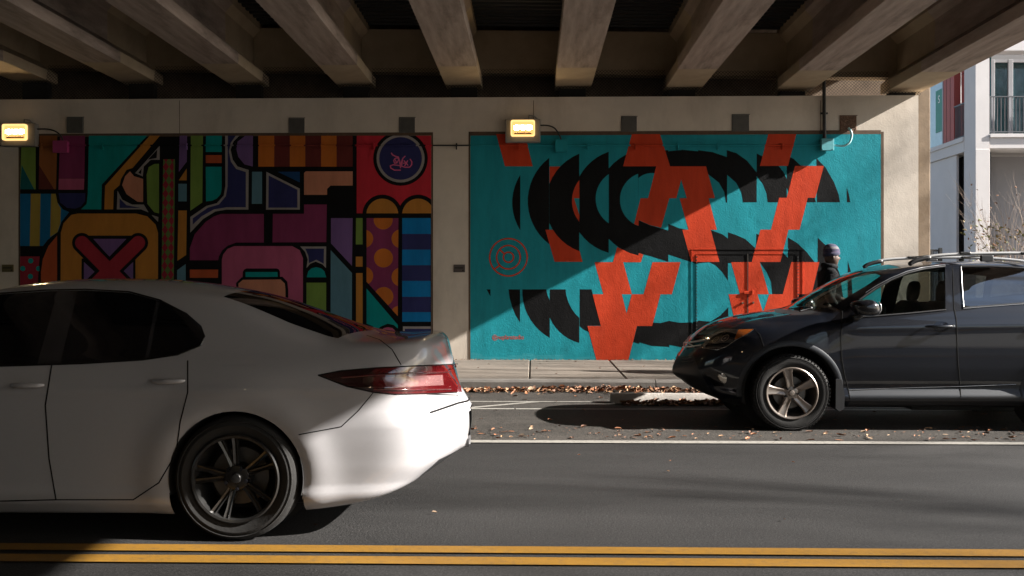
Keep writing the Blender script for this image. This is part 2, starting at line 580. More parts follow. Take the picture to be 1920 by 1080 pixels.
def clip(P, x0, y0, x1, y1):
    def cut(P, ins, inter):
        out = []
        for i in range(len(P)):
            a, b = P[i - 1], P[i]
            if ins(b):
                if not ins(a): out.append(inter(a, b))
                out.append(b)
            elif ins(a): out.append(inter(a, b))
        return out
    def ix(c): return lambda a, b: (c, a[1] + (b[1] - a[1]) * (c - a[0]) / (b[0] - a[0]))
    def iy(c): return lambda a, b: (a[0] + (b[0] - a[0]) * (c - a[1]) / (b[1] - a[1]), c)
    P = cut(P, lambda p: p[0] >= x0, ix(x0)); P = cut(P, lambda p: p[0] <= x1, ix(x1)) if P else P
    P = cut(P, lambda p: p[1] >= y0, iy(y0)) if P else P; P = cut(P, lambda p: p[1] <= y1, iy(y1)) if P else P
    return P


def clip_convex(P, C):
    """clip polygon P with convex polygon C"""
    ar = sum(C[i][0] * C[(i + 1) % len(C)][1] - C[(i + 1) % len(C)][0] * C[i][1] for i in range(len(C)))
    sg = 1 if ar > 0 else -1
    for i in range(len(C)):
        a, b = C[i], C[(i + 1) % len(C)]
        side = lambda p: sg * ((b[0] - a[0]) * (p[1] - a[1]) - (b[1] - a[1]) * (p[0] - a[0]))
        out = []
        for k in range(len(P)):
            p, q = P[k - 1], P[k]
            sp, sq = side(p), side(q)
            if (sp >= 0) != (sq >= 0):
                t = sp / (sp - sq); out.append((p[0] + (q[0] - p[0]) * t, p[1] + (q[1] - p[1]) * t))
            if sq >= 0: out.append(q)
        P = out
        if not P: return P
    return P


def pip(x, y, P):
    c = False
    for i in range(len(P)):
        (xa, ya), (xb, yb) = P[i - 1], P[i]
        if (ya > y) != (yb > y) and x < (xb - xa) * (y - ya) / (yb - ya) + xa: c = not c
    return c


def capsule(x0, y0, x1, y1, r, n=12):
    a = math.atan2(y1 - y0, x1 - x0)
    P = []
    for k in range(n + 1):
        t = a + PI / 2 + PI * k / n; P.append((x0 + r * math.cos(t), y0 + r * math.sin(t)))
    for k in range(n + 1):
        t = a - PI / 2 + PI * k / n; P.append((x1 + r * math.cos(t), y1 + r * math.sin(t)))
    return P


def stroke(pts, wd):
    """list of quads along a polyline (graffiti)"""
    return [capsule(a[0], a[1], b[0], b[1], wd / 2, 5) for a, b in zip(pts[:-1], pts[1:])]


PC = dict(
    teal=(.016, .245, .295), black=(.006, .006, .0065), orange=(.50, .050, .018), tealp=(.03, .27, .32),
    jteal=(.004, .26, .25), navy=(.030, .032, .115), gold=(.45, .19, .035), mag=(.21, .035, .10), pink=(.40, .09, .17),
    purple=(.17, .095, .25), slate=(.10, .21, .27), green=(.17, .27, .055), peach=(.50, .21, .13), grey=(.30, .27, .26),
    blue=(.006, .17, .42), bluem=(.01, .14, .30), yell=(.36, .26, .05), red=(.50, .028, .045), mar=(.13, .025, .022),
    org=(.52, .15, .025), rorg=(.42, .085, .03), brown=(.30, .105, .03), dbrown=(.12, .03, .022), dteal=(.01, .12, .13),
    dred=(.26, .025, .04), dblue=(.012, .055, .16), pinkl=(.62, .13, .27), dgreen=(.10, .17, .045), crim=(.33, .03, .045))


class Mural:
    def __init__(s, rect):
        s.rect = rect; s.sh = []

    def put(s, col, lay, P, o=(0, 0), sc=1.0, cl=None):
        P = tf(P, o, sc)
        if cl: P = clip_convex(P, cl)
        x0, y0, x1, y1 = s.rect
        P = clip(P, x0, y0, x1, y1)
        if len(P) >= 3: s.sh.append((lay, col, P))

    def colour(s, px, py):
        best = None
        for lay, col, P in s.sh:
            if (best is None or lay >= best[0]) and pip(px, py, P): best = (lay, col)
        return best[1] if best else None

    def build(s, name, parent, gloss=.6):
        names = sorted({c for _, c, _ in s.sh})
        me_v, me_f, me_m = [], [], []
        from mathutils.geometry import tessellate_polygon
        sh = sorted(enumerate(s.sh), key=lambda t: (t[1][0], t[0])); bb = []
        for _, (lay, col, P) in sh:
            q = (min(p[0] for p in P), min(p[1] for p in P), max(p[0] for p in P), max(p[1] for p in P))
            dep = 1 + max([d for b0, d in bb if b0[0] < q[2] and b0[2] > q[0] and b0[1] < q[3] and b0[3] > q[1]], default=0)
            bb.append((q, dep))
            Y = YW - .003 - .0003 * dep
            V = [Vector((*at(px, py, YW)[[0, 2]], 0)) for px, py in P]
            b = len(me_v)
            me_v += [(v.x, Y, v.y) for v in V]
            for t in tessellate_polygon([V]):
                a, c_, d = V[t[0]], V[t[1]], V[t[2]]
                ar = (c_.x - a.x) * (d.y - a.y) - (c_.y - a.y) * (d.x - a.x)
                t = t if ar > 0 else (t[0], t[2], t[1])
                me_f.append([b + i for i in t]); me_m.append(names.index(col))
        mb = MB(); mb.v = me_v; mb.f = me_f; mb.m = me_m
        return mb.build(name, [paint(n, PC[n]) for n in names], parent, fix=False)


# ---- teal mural (right)
R = Mural((882, 251.5, 1651.5, 674))
R.rect = (882, 251.5, 1651.5, 690)
R1, R2, R3, R4, R5 = (880, 245), (1130, 245), (1380, 245), (880, 460), (1090, 460)
S = 4.908
C3 = (860, 220)
R.put('teal', 0, [(870, 240), (1660, 240), (1660, 700), (870, 700)])
R.put('tealp', 1, [(35, 985), (120, 1003), (125, 1022), (350, 1030), (352, 1012), (485, 1012), (490, 992), (600, 1000), (602, 1010), (860, 1006), (862, 1045), (1000, 1045), (1003, 1025), (1180, 1022), (1180, 1120), (10, 1120), (12, 985)], R4, S)
R.put('black', 1, [(469, 405), (469, 918, 75)], R1, S)
R.put('black', 1, [(735, 250), (735, 1045, 198)], R1, S)
R.put('orange', 1.5, [(738, 330), (835, 330), (738, 492)], R1, S)
R.put('orange', 2, [(700, 912), (960, 912), (1042, 1207), (785, 1207)], R1, S)
R.put('orange', 2, [(245, 20), (506, 20), (583, 328), (328, 328)], R1, S)
R.put('black', 3, [(1012, 212, -41.6), (736, 490), (736, 850, -39), (1012, 1110)], R1, S)
R.put('orange', 4, [(1012, 455), (1012, 838, 68)], R1, S)
R.put('teal', 5, [(962, 622), (1012, 622), (1012, 775)], R1, S)
R.put('black', 3, [(633, 145, -15.5), (509, 250), (509, 485, -13.3), (633, 572)], C3, 2.25)
R.put('teal', 4, [(633, 240), (633, 447, 55)], C3, 2.25)
R.put('black', 3, [(758, 139, -12), (633, 215), (633, 513, -11), (758, 583.6)], C3, 2.25)
R.put('black', 3, [(328, 212), (460, 185), (603, 180), (603, 918), (440, 872), (328, 825)], R2, S)
R.put('black', 3.5, [(328, 825), (440, 872), (603, 918), (603, 1207), (460, 1160), (328, 1125)], R2, S)
R.put('teal', 4, [(326, 397), (328, 877, 168)], R2, S)
R.put('teal', 4, [(328, 437, 18), (480, 393), (700, 393), (700, 897), (603, 857), (603, 918), (440, 872), (328, 823)], R2, S)
R.put('black', 3, [(603, 190), (735, 176), (878, 190), (878, 400), (603, 392)], R2, S)
R.put('black', 3.2, [(603, 857), (700, 897), (790, 915), (878, 935), (878, 1232), (740, 1185), (603, 1140)], R2, S)
R.put('black', 3, [(878, 180), (1010, 197), (1145, 243), (1145, 662), (1133, 662), (1118, 565), (1070, 480), (975, 405), (878, 370)], R2, S)
R.put('black', 3, [(-85, 180), (5, 207), (100, 275), (190, 385), (190, 660), (65, 660), (48, 565), (0, 480), (-85, 405)], R3, 4.911)
R.put('black', 3, [(190, 210), (300, 265), (395, 328), (440, 385), (467, 445), (467, 660), (290, 660), (280, 580), (245, 490), (190, 420)], R3, 4.911)
R.put('black', 3, [(467, 230), (530, 260), (600, 325), (680, 450), (720, 600), (735, 660), (560, 660), (490, 600), (467, 525)], R3, 4.911)
R.put('black', 3, [(740, 253), (825, 340), (905, 480), (945, 590), (957, 660), (745, 660)], R3, 4.911)
R.put('black', 3, [(1018, 520), (1040, 590), (1052, 660), (1020, 660)], R3, 4.911)
R6 = (1280, 440)
R.put('black', 3, [(156, -75), (290, -45), (405, -2), (458, 40), (458, 468), (400, 380), (330, 310), (270, 280), (156, 290)], R6, 5.4)
R.put('black', 3, [(458, -24), (540, 3), (637, 46), (727, 130), (760, 180), (760, 288), (458, 288)], R6, 5.4)
R.put('black', 3, [(745, -10), (830, 30), (930, 100), (1010, 180), (1065, 235), (1065, 605), (907, 605), (895, 480), (850, 380), (785, 285), (745, 270)], R6, 5.4)
R.put('black', 3, [(1065, 28), (1160, 85), (1255, 175), (1330, 272), (1365, 330), (1365, 500), (1350, 1000), (1065, 1000)], R6, 5.4)
R.put('black', 3, [(1367, 30), (1440, 100), (1520, 220), (1590, 400), (1625, 640), (1630, 1000), (1310, 1000), (1367, 350)], R6, 5.4)
R.put('black', 3, [(1670, 260), (1705, 380), (1722, 640), (1670, 640)], R6, 5.4)
R.put('black', 3, [(1187, 641.5), (1195, 611), (1224, 604.7), (1238.7, 605.7), (1254.5, 601.6), (1273, 605), (1296, 604.5), (1310, 601), (1332, 603), (1350, 592), (1361, 581), (1365.5, 576), (1365.5, 593), (1430, 620), (1650, 600), (1650, 640), (1420, 655), (1330, 655), (1279.5, 651.5), (1255, 646.5), (1255, 650.5), (1222, 648.5), (1199, 642), (1198, 644.5)])
R.put('black', 3, [(158, 405), (195, 405), (195, 470)], R4, S)
R.put('black', 3, [(360, 405), (467, 405), (467, 712, 22)], R4, S)
R.put('black', 3, [(487, 405), (708, 405), (720, 460), (740, 505), (740, 852, 72)], R4, S)
R.put('black', 3, [(740, 405), (885, 405, -28), (1012, 668), (1012, 898, 42), (740, 665)], R4, S)
R.put('black', 3, [(1015, 405), (1125, 405), (1210, 740), (1090, 740), (1100, 800), (1050, 775), (1015, 745)], R4, S)
OR = [(R2, S, [[(272, 20), (523, 20), (620, 328), (188, 328)], [(493, 328), (950, 328), (1033, 622), (775, 622), (722, 450), (677, 622), (418, 622)],
               [(348, 622), (612, 622), (538, 893), (435, 868), (330, 822), (330, 876), (290, 860)], [(708, 622), (975, 622), (1050, 912), (790, 912)],
               [(733, 912), (993, 912), (1075, 1207), (815, 1207)]]),
      (R3, 4.911, [[(300, 20), (558, 20), (478, 325), (220, 325)], [(543, 325), (808, 325), (730, 618), (467, 618)], [(397, 618), (660, 618), (585, 912), (322, 912)],
                   [(225, 912), (482, 912), (409, 1209), (145, 1209)]]),
      (R6, 5.4, [[(490, 278), (780, 278), (872, 603), (580, 603)], [(1100, 278), (1383, 278), (1305, 603), (1013, 603)],
                 [(465, 603), (755, 603), (815, 790), (877, 603), (1165, 603), (1110, 830), (1050, 1100), (580, 1100)]]),
      (R5, S, [[(330, 15), (430, 65), (524, 95), (530, 70), (570, 85), (548, 155), (292, 155)], [(122, 155), (385, 155), (465, 450), (203, 450)],
               [(655, 155), (912, 155), (833, 450), (573, 450)], [(103, 450), (372, 450), (417, 630), (465, 450), (728, 450), (652, 742), (180, 742)],
               [(55, 742), (512, 742), (410, 1150), (165, 1150)]])]
for o, sc, L_ in OR:
    for P in L_: R.put('orange', 6, P, o, sc)
cx, cy = 880 + 360 / S, 460 + 110 / S
for ro, ri in ((179, 166), (115, 102), (53, 40)):
    n = 40
    for k in range(n):
        a0, a1 = 2 * PI * k / n, 2 * PI * (k + 1) / n
        R.put('orange', 6, [(cx + ro / S * math.cos(a0), cy + ro / S * math.sin(a0)), (cx + ro / S * math.cos(a1), cy + ro / S * math.sin(a1)),
                            (cx + ri / S * math.cos(a1), cy + ri / S * math.sin(a1)), (cx + ri / S * math.cos(a0), cy + ri / S * math.sin(a0))])
R.put('orange', 6, [(272, 43), (282, 33), (328, 73), (318, 84)], R4, S)
R.put('orange', 6, [(230, 212), (238, 223), (284, 190), (276, 179)], R4, S)

# ---- colourful mural (left)
Lm = Mural((38, 254.5, 808.5, 690))
L1, L2, L3, L4, L5, Q = (30, 250), (290, 250), (400, 380), (560, 380), (690, 250), (400, 180)
s1, s3, s4, s5, sq = 3.857, 4.321, 4.319, 7.2, 2.25
Lm.put('black', 0, [(20, 240), (820, 240), (820, 700), (20, 700)])
for c, lay, P in [
    ('green', 1, [(42, 10), (143, 10), (143, 405), (30, 405)]), ('dteal', 2, [(42, 230), (133, 405), (30, 405)]),
    ('brown', 1, [(172, 10), (300, 10), (290, 405), (165, 405)]), ('dbrown', 2, [(168, 230), (277, 405), (165, 405)]),
    ('mag', 1, [(320, 10), (500, 10), (495, 325), (310, 325)]), ('pink', 1, [(310, 327), (495, 327), (492, 408), (308, 408)]),
    ('navy', 1, [(308, 432), (503, 432), (500, 490), (470, 530), (430, 545), (370, 540), (320, 500)]),
    ('jteal', 1, [(528, 10), (955, 10), (622, 370), (617, 550), (470, 550), (512, 510), (520, 430)]),
    ('gold', 1, [(975, 10), (1048, 10), (845, 250), (800, 265), (760, 330), (750, 375), (708, 412), (703, 550), (640, 550), (645, 380)]),
    ('peach', 1, [(825, 275), (855, 310), (920, 330), (920, 497), (880, 495), (800, 440), (768, 375), (790, 310)]),
    ('green', 1, [(945, 300), (960, 245), (1000, 222), (1035, 220), (1035, 580), (1000, 570), (950, 510)]),
    ('grey', 1, [(862, 288), (1040, 90), (1040, 192), (975, 192), (925, 240), (918, 312)]), ('black', 2, [(955, 190), (1022, 118), (1018, 178)]),
    ('black', 2, [(885, 285), (910, 255), (905, 295)]),
    ('grey', 1, [(735, 415), (770, 480), (840, 515), (925, 515), (960, 572), (905, 550), (730, 550)]), ('navy', 2, [(750, 470), (800, 520), (905, 540), (750, 540)]),
    ('grey', 1, [(980, 590), (1030, 605), (1028, 640)]),
    ('bluem', 1, [(30, 437), (288, 437), (300, 500), (340, 550), (385, 570), (330, 640), (305, 710), (230, 770), (195, 815), (20, 815)]),
    ('yell', 2, [(108, 437), (178, 437), (172, 815), (100, 815)]), ('yell', 2, [(255, 437), (288, 437), (300, 500), (325, 545), (322, 650), (300, 715), (248, 750)]),
    ('dred', 1, [(22, 890), (172, 890), (160, 1045), (160, 1700), (10, 1700)]),
    ('rorg', 1, [(298, 740), (298, 1700), (182, 1700), (182, 1000), (195, 910), (235, 815)]),
    ('gold', 1, [(320, 1700), (325, 720), (345, 650), (400, 590), (450, 580), (870, 580), (950, 600), (1010, 660), (1028, 720), (1028, 1700)]),
    ('black', 2, [(472, 1700), (475, 905), (865, 905), (865, 1700)]), ('black', 2, [(520, 740), (840, 740), (675, 925)]),
    ('purple', 3, [(560, 763), (800, 763), (675, 893)]), ('purple', 3, [(492, 930), (600, 1030), (492, 1180)]), ('purple', 3, [(848, 930), (740, 1030), (848, 1180)]),
    ('black', 4, capsule(478, 792, 860, 1180, 72)), ('black', 4, capsule(885, 792, 490, 1180, 72)),
    ('crim', 5, capsule(478, 792, 860, 1180, 50)), ('crim', 5, capsule(885, 792, 490, 1180, 50)),
]: Lm.put(c, lay, P, L1, s1)
for x, y in ((107, 922), (50, 978), (105, 1035), (164, 978)): Lm.put('jteal', 2, clip(circ(x, y, 19, 20), 20, 890, 170, 1100), L1, s1)
# column of diamonds
Lm.put('dgreen', 1, [(62, 187), (148, 187), (138, 1130), (138, 1700), (48, 1700), (48, 1130)], L2, s1)
strip = tf([(62, 187), (148, 187), (138, 1130), (138, 1700), (48, 1700), (48, 1130)], L2, s1)
for k in range(-1, 15):
    y = 187 + 65.0 * k + 55
    for xx in (82, 128):
        xo = xx - (y - 187) * .0118
        Lm.put('dred', 2, [(xo - 22, y), (xo, y - 36), (xo + 22, y), (xo, y + 36)], L2, s1, cl=strip)
for c, lay, P in [
    ('purple', 1, [(182, 10), (235, 10), (233, 205), (175, 280)]), ('gold', 1, [(232, 255), (232, 340), (175, 340)]),
    ('slate', 1, [(172, 365), (233, 365), (232, 492), (172, 492)]), ('gold', 1, [(172, 558), (233, 558), (228, 880), (165, 922)]),
    ('slate', 1, [(225, 945), (228, 1700), (160, 1700), (163, 990)]),
    ('green', 1, [(262, 10), (350, 10), (345, 500), (258, 560)]),
    ('jteal', 1, [(372, 10), (487, 10), (485, 135), (370, 135)]), ('rorg', 1, [(370, 158), (485, 158), (485, 215), (370, 215)]),
    ('jteal', 1, [(370, 242), (485, 242), (485, 400), (478, 440), (450, 472), (415, 488), (372, 492)]),
    ('grey', 1, [(510, 10), (620, 10), (570, 60), (550, 120), (565, 190), (600, 240), (680, 265), (678, 552), (520, 552), (440, 565), (350, 620), (258, 718), (258, 605), (375, 525), (450, 505), (500, 450), (512, 380)]),
    ('navy', 2, [(530, 10), (592, 10), (550, 70), (537, 130), (552, 205), (590, 258), (660, 280), (660, 535), (520, 535), (430, 550), (340, 600), (276, 660), (276, 615), (385, 538), (465, 515), (515, 455), (528, 385)]),
    ('purple', 1, [(600, 60), (640, 30), (665, 10), (712, 10), (710, 240), (650, 225), (605, 170), (592, 115)]),
    ('slate', 1, [(705, 278), (777, 278), (777, 510), (703, 510)]),
    ('grey', 1, [(808, 278), (1050, 400), (1050, 552), (806, 552)]), ('navy', 2, [(825, 305), (1033, 408), (1033, 538), (823, 538)]),
    ('dblue', 1, [(890, 278), (1050, 278), (1050, 355)]),
    ('mag', 1, [(255, 918), (255, 830), (290, 730), (370, 640), (430, 600), (480, 583), (790, 583), (790, 790), (590, 790), (530, 812), (490, 845), (465, 890), (460, 918)]),
    ('rorg', 1, [(255, 985), (460, 985), (458, 1045), (255, 1045)]), ('mag', 1, [(255, 1120), (460, 1120), (460, 1700), (255, 1700)]),
]: Lm.put(c, lay, P, L2, s1)
for k in range(6):
    xs_ = (190, 257, 323, 388, 455, 520, 588)
    Lm.put('org' if k % 2 == 0 else 'mar', 1, [(xs_[k], 160), (xs_[k + 1], 160), (xs_[k + 1], 298), (xs_[k], 298)], Q, sq)
Lm.put('peach', 1, [(390, 318), (588, 318), (588, 378), (495, 378), (480, 392), (480, 417), (383, 417), (383, 325)], Q, sq)
for c, lay, P in [
    ('mag', 1, [(483, 90), (735, 90), (735, 15), (920, 15), (915, 320), (480, 322)]),
    ('pink', 1, [(68, 1300), (70, 460), (80, 420), (115, 375), (170, 352), (640, 352), (700, 385), (727, 450), (725, 1300)]),
    ('black', 2, [(235, 640), (240, 560), (250, 542), (270, 533), (515, 533), (533, 542), (540, 560), (540, 640)]), ('jteal', 3, [(262, 562), (520, 562), (522, 602), (262, 602)]),
    ('black', 4, [(185, 1300), (185, 650), (230, 605), (560, 600), (600, 640), (608, 710), (608, 1300)]), ('peach', 5, [(205, 1300), (205, 655), (240, 625), (545, 622), (580, 655), (585, 705), (585, 1300)]),
    ('grey', 1, [(705, 355), (915, 355), (913, 530), (885, 500), (830, 478), (785, 495), (755, 530), (765, 460), (745, 400)]),
    ('navy', 2, [(745, 372), (897, 372), (895, 495), (835, 462), (775, 490), (770, 430)]),
    ('jteal', 1, [(757, 605), (770, 555), (795, 532), (835, 522), (875, 533), (900, 555), (915, 605)]),
    ('green', 1, [(755, 648), (915, 648), (913, 1300), (755, 1300)])]: Lm.put(c, lay, P, L3, s3)
polka = tf([(550, 125), (808, 125), (803, 918), (550, 640)], L4, s4)
for c, lay, P in [
    ('purple', 1, [(262, 125), (438, 125), (432, 512), (262, 330)]), ('slate', 1, [(260, 385), (432, 570), (430, 1300), (258, 1300)]),
    ('green', 1, [(465, 125), (518, 125), (518, 338), (463, 338)]), ('gold', 1, [(463, 437), (518, 437), (518, 518), (463, 518)]),
    ('gold', 1, [(465, 570), (518, 570), (518, 1300), (465, 1300)]), ('mag', 1, [(550, 125), (808, 125), (803, 918), (550, 640)]),
    ('jteal', 1, [(550, 695), (803, 990), (803, 1018), (770, 990), (720, 980), (660, 1005), (630, 1040), (600, 1000), (550, 980)]),
    ('pink', 1, [(665, 1040), (690, 1015), (725, 1008), (760, 1015), (790, 1045), (790, 1300), (665, 1300)])]: Lm.put(c, lay, P, L4, s4)
for x, y, rr in ((685, 140, 77), (687, 448, 77), (690, 760, 77), (530, 292, 74), (828, 292, 76), (530, 592, 74), (828, 602, 76), (805, 890, 52)):
    Lm.put('org', 2, circ(x, y, rr), L4, s4, cl=polka)
Lm.put('red', 1, [(605, 150), (925, 150), (925, 495), (605, 495)], Q, sq)
archc = tf([(600, 380), (925, 380), (925, 495), (600, 495)], Q, sq)
for cxq in (713, 864):
    Lm.put('black', 2, circ(cxq, 500, 84), Q, sq, cl=archc)
for cxq in (713, 864):
    Lm.put('gold', 3, circ(cxq, 500, 67), Q, sq, cl=archc)
for k, (y0, y1) in enumerate(((515, 582), (582, 648), (648, 714), (714, 780), (780, 847), (847, 912), (912, 952))):
    Lm.put('blue' if k % 2 == 0 else 'navy', 1, [(797, y0), (917, y0), (917, y1), (797, y1)], Q, sq)
Lm.put('grey', 1, [(800, 972), (917, 972), (917, 1200), (800, 1200)], Q, sq)
Lm.put('navy', 2, [(808, 982), (917, 982), (917, 1200), (808, 1200)], Q, sq)
for c, lay, rr in (('black', 4, 51.2), ('grey', 5, 45), ('navy', 6, 40)): Lm.put(c, lay, circ(751.1, 297.2, rr))
for st in ([(318, 268), (330, 290), (370, 310), (410, 320), (420, 350), (390, 400), (360, 405), (348, 370), (365, 340), (400, 330), (428, 370), (435, 430), (440, 465)],
           [(372, 360), (382, 392)], [(500, 310), (470, 340), (450, 390), (440, 425), (425, 400)], [(470, 345), (455, 440)],
           [(570, 350), (592, 385), (590, 425), (562, 458), (500, 458), (420, 435), (340, 425), (302, 440), (310, 470), (360, 498), (438, 498)],
           [(490, 372), (538, 430)], [(535, 372), (498, 437)], [(480, 405), (525, 398)]):
    for c_ in stroke(st, 15): Lm.put('pinkl', 7, c_, L5, s5)

teal_mural = R.build('mural', wall)
teal_mural['label'] = 'teal mural with sliced black curves and orange bars'
col_mural = Lm.build('mural', wall)
col_mural['label'] = 'multicoloured geometric mural outlined in black'


def text_mesh(name, body, size, loc, mat, parent, rot=(PI / 2, 0, 0), align='LEFT', width=None):
    cu = bpy.data.curves.new(name, 'FONT'); cu.body = body; cu.size = size; cu.align_x = align
    cu.resolution_u = 3; cu.extrude = 0; cu.offset = 0
    to = bpy.data.objects.new('tmp', cu); COL.objects.link(to)
    me = bpy.data.meshes.new_from_object(to.evaluated_get(bpy.context.evaluated_depsgraph_get()))
    bpy.data.objects.remove(to)
    o = bpy.data.objects.new(name, me); COL.objects.link(o)
    me.materials.clear(); me.materials.append(mat)
    if parent: o.parent = parent
    off = wloc(parent) if parent else Vector((0, 0, 0))
    o.location = Vector(loc) - off; o.rotation_euler = rot
    if width:
        wd = max(v.co.x for v in me.vertices) - min(v.co.x for v in me.vertices)
        for v in me.vertices: v.co.x *= width / wd
    return o


p0, p1 = at(922.5, 636, YW), at(981.5, 636, YW)
text_mesh('handle_lettering', '@nuplanstudio', .106, (p0[0], YW - .0046, p0[2]), paint('orange', PC['orange']), teal_mural, width=p1[0] - p0[0])

# brown joint strips around both murals
jm = MB()


def jstrip(x0, y0, x1, y1, d=.0035):
    a, b = at(x0, y0, YW), at(x1, y1, YW)
    jm.box(a[0], b[0], YW - d, YW - .001, a[2], b[2])


jstrip(1651.8, 247, 1657, 676); jstrip(880, 247, 1651.6, 251.4); jstrip(878.7, 247, 881.8, 676)
jstrip(37, 251, 812, 254.2); jstrip(808.8, 254.3, 812, 676); jstrip(35, 251, 37.8, 676)
jm.build('mural_border', M_BROWN, wall)

# square plates in the wall head
for px, py, sz, d, mt in ((142.5, 235, 29, .05, M_STEEL), (557, 236, 28, .006, M_STEEL), (764, 235, 28, .006, M_STEEL),
                          (1180, 233, 28, .006, M_STEEL), (1389, 231, 31, .006, M_STEEL), (1591, 232.5, 30, .004, M_RUST)):
    a, b = at(px - sz / 2, py - sz / 2, YW), at(px + sz / 2, py + sz / 2, YW)
    m_ = MB()
    m_.box(a[0], b[0], YW - d, YW + .02, b[2], a[2], bev=.003)
    m_.box(a[0] - .012, b[0] + .012, YW - .012, YW - .001, a[2] + .002, a[2] + .012)
    m_.box(a[0] - .014, a[0] - .002, YW - .012, YW - .001, b[2], a[2])
    o = m_.build('cover_plate', [mt], wall)
    if mt is M_RUST: o['label'] = 'rusty rough pocket with a pipe entering it'

# hairline joints in the wall head
jn = MB()
for px in (336, 1000, 1538):
    a = at(px, 186, YW); b = at(px + 1.0, 250, YW)
    jn.box(a[0], b[0], YW - .0025, YW - .0005, b[2], a[2] - .02)
jn.build('wall_joint', M_BROWN, wall)


# ---------------------------------------------------------------- double steel access door, painted over with the mural
def mcol(px, py):
    for m in (R, Lm):
        x0, y0, x1, y1 = m.rect
        if x0 < px < x1 and y0 < py < y1: return m.colour(px, py)
    return None


MCN = sorted(PC)
MCM = [paint(n, PC[n]) for n in MCN] + [M_BLACKPIPE]


def pidx(px, py):
    c = mcol(px, py)
    return MCN.index(c) if c else len(MCN)


door = thing('access_door', 'flush steel double door painted over by the teal mural, with piano hinges and a hasp', 'door', (float(at(1400, 600, YW)[0]), YW, .17))


def pstrip(mb, x0, y0, x1, y1, d0, d1, seg=3.0):
    """raised strip between two pixels (axis aligned), painted like the mural under it"""
    n = max(1, int(max(abs(x1 - x0), abs(y1 - y0)) / seg))
    hor = abs(x1 - x0) > abs(y1 - y0)
    for k in range(n):
        if hor:
            xa, xb, ya, yb = x0 + (x1 - x0) * k / n, x0 + (x1 - x0) * (k + 1) / n, y0, y1
        else:
            xa, xb, ya, yb = x0, x1, y0 + (y1 - y0) * k / n, y0 + (y1 - y0) * (k + 1) / n
        a, b = at(xa, ya, YW), at(xb, yb, YW)
        mb.box(a[0], b[0], YW - d1, YW - d0, a[2], b[2], pidx((xa + xb) / 2, (ya + yb) / 2))


fr = MB()
pstrip(fr, 1296.5, 466.5, 1505.5, 468.1, .0065, .0108); pstrip(fr, 1296.5, 466.5, 1298.2, 672, .0065, .0106); pstrip(fr, 1504.4, 466.5, 1506, 672, .0065, .0106)
fr.build('door_frame', MCM, door, fix=False)
for xa, xb in ((1307, 1401.2), (1403.0, 1494)):
    lf = MB()
    pstrip(lf, xa, 475.5, xb, 476.5, .0065, .0098); pstrip(lf, xa, 476, xa + .9, 672, .0065, .0098); pstrip(lf, xb - .9, 476, xb, 672, .0065, .0098)
    lf.build('door_leaf_edge', MCM, door, fix=False)
gp = MB(); a, b = at(1400.9, 476, YW), at(1403, 672, YW); gp.box(a[0], b[0], YW - .0100, YW - .0088, b[2], a[2]); gp.build('door_gap', M_DARK, door)
for hx in (1305, 1495):
    h = MB()
    k = 0
    y = 478
    while y < 668:
        a, b = at(hx, y, YW), at(hx + 2.0, y + 2.6, YW)
        h.box(a[0], b[0], YW - .0128, YW - .007, a[2], b[2], len(MCN) if k % 2 else pidx(hx, y))
        y += 2.9; k += 1
    h.build('hinge', MCM, door, fix=False)
hs = MB(); a, b = at(1394, 546, YW), at(1413, 551.5, YW)
hs.box(a[0], b[0], YW - .022, YW - .009, b[2], a[2], bev=.006); a, b = at(1408.5, 543.5, YW), at(1413, 553, YW); hs.box(a[0], b[0], YW - .028, YW - .011, b[2], a[2], bev=.006)
hs.build('hasp', paint('orange', PC['orange']), door)
kn = MB()
for px, py in ((1392.5, 568), (1412, 567.5)):
    c = at(px, py, YW); kn.lathe([(0, -.012), (.018, -.012), (.02, -.004), (.02, .003)], (c[0], YW - .011, c[2]), 10)
kn.build('keyhole_knob', M_RUST, door)

# ---------------------------------------------------------------- conduits, boxes
Y_COND = YW - .03
cd = MB()
x = -60.0
while x < 1540:
    st = 6
    a, b = at(x, 272.6, Y_COND), at(x + st, 272.6, Y_COND)
    cd.tube([a, b], .013, 8, pidx(x + st / 2, 272.6), caps=False)
    x += st
pipe = cd.build('conduit_pipe', MCM, None, smooth=True)
tag(pipe, 'thin horizontal conduit along the top of both murals, painted over with them', 'conduit')
for px in (78, 193, 350, 440, 600, 700, 855, 972, 1100, 1190, 1270, 1344, 1465):
    a = at(px, 269, YW); b = at(px + 2.5, 281, YW)
    cl_ = MB(); cl_.box(a[0], b[0], YW - .05, YW - .0125, b[2], a[2], 0, bev=.003)
    cl_.build('conduit_clip', MCM[pidx(px, 278)], pipe)

M_TBOX = pmat('teal_box_paint', (.09, .34, .38), .5, var=.08, ns=8)
M_MBOX = pmat('magenta_box_paint', (.33, .03, .14), .5, var=.1, ns=8)
M_TBOX2 = paint('teal', PC['teal'])


def jbox(px0, py0, px1, py1, depth, mat, label):
    a, b = at(px0, py0, YW), at(px1, py1, YW)
    t = thing('junction_box', label, 'junction box', ((a[0] + b[0]) / 2, YW, b[2]))
    m_ = MB(); m_.box(a[0], b[0], YW - depth, YW - .014, b[2], a[2], bev=.006); m_.build('box_body', mat, t)
    m_ = MB(); m_.box(a[0] - .006, b[0] + .006, YW - depth - .012, YW - depth - .001, b[2] - .006, a[2] + .006, bev=.004)
    for sx in (0, 1):
        for sz in (0, 1):
            cx_, cz_ = (a[0] + .012 if sx == 0 else b[0] - .012), (b[2] + .012 if sz == 0 else a[2] - .012)
            m_.lathe([(0, -.006), (.009, -.006), (.009, 0)], (cx_, YW - depth - .012, cz_), 8)
    m_.build('box_lid', mat, t)
    return t


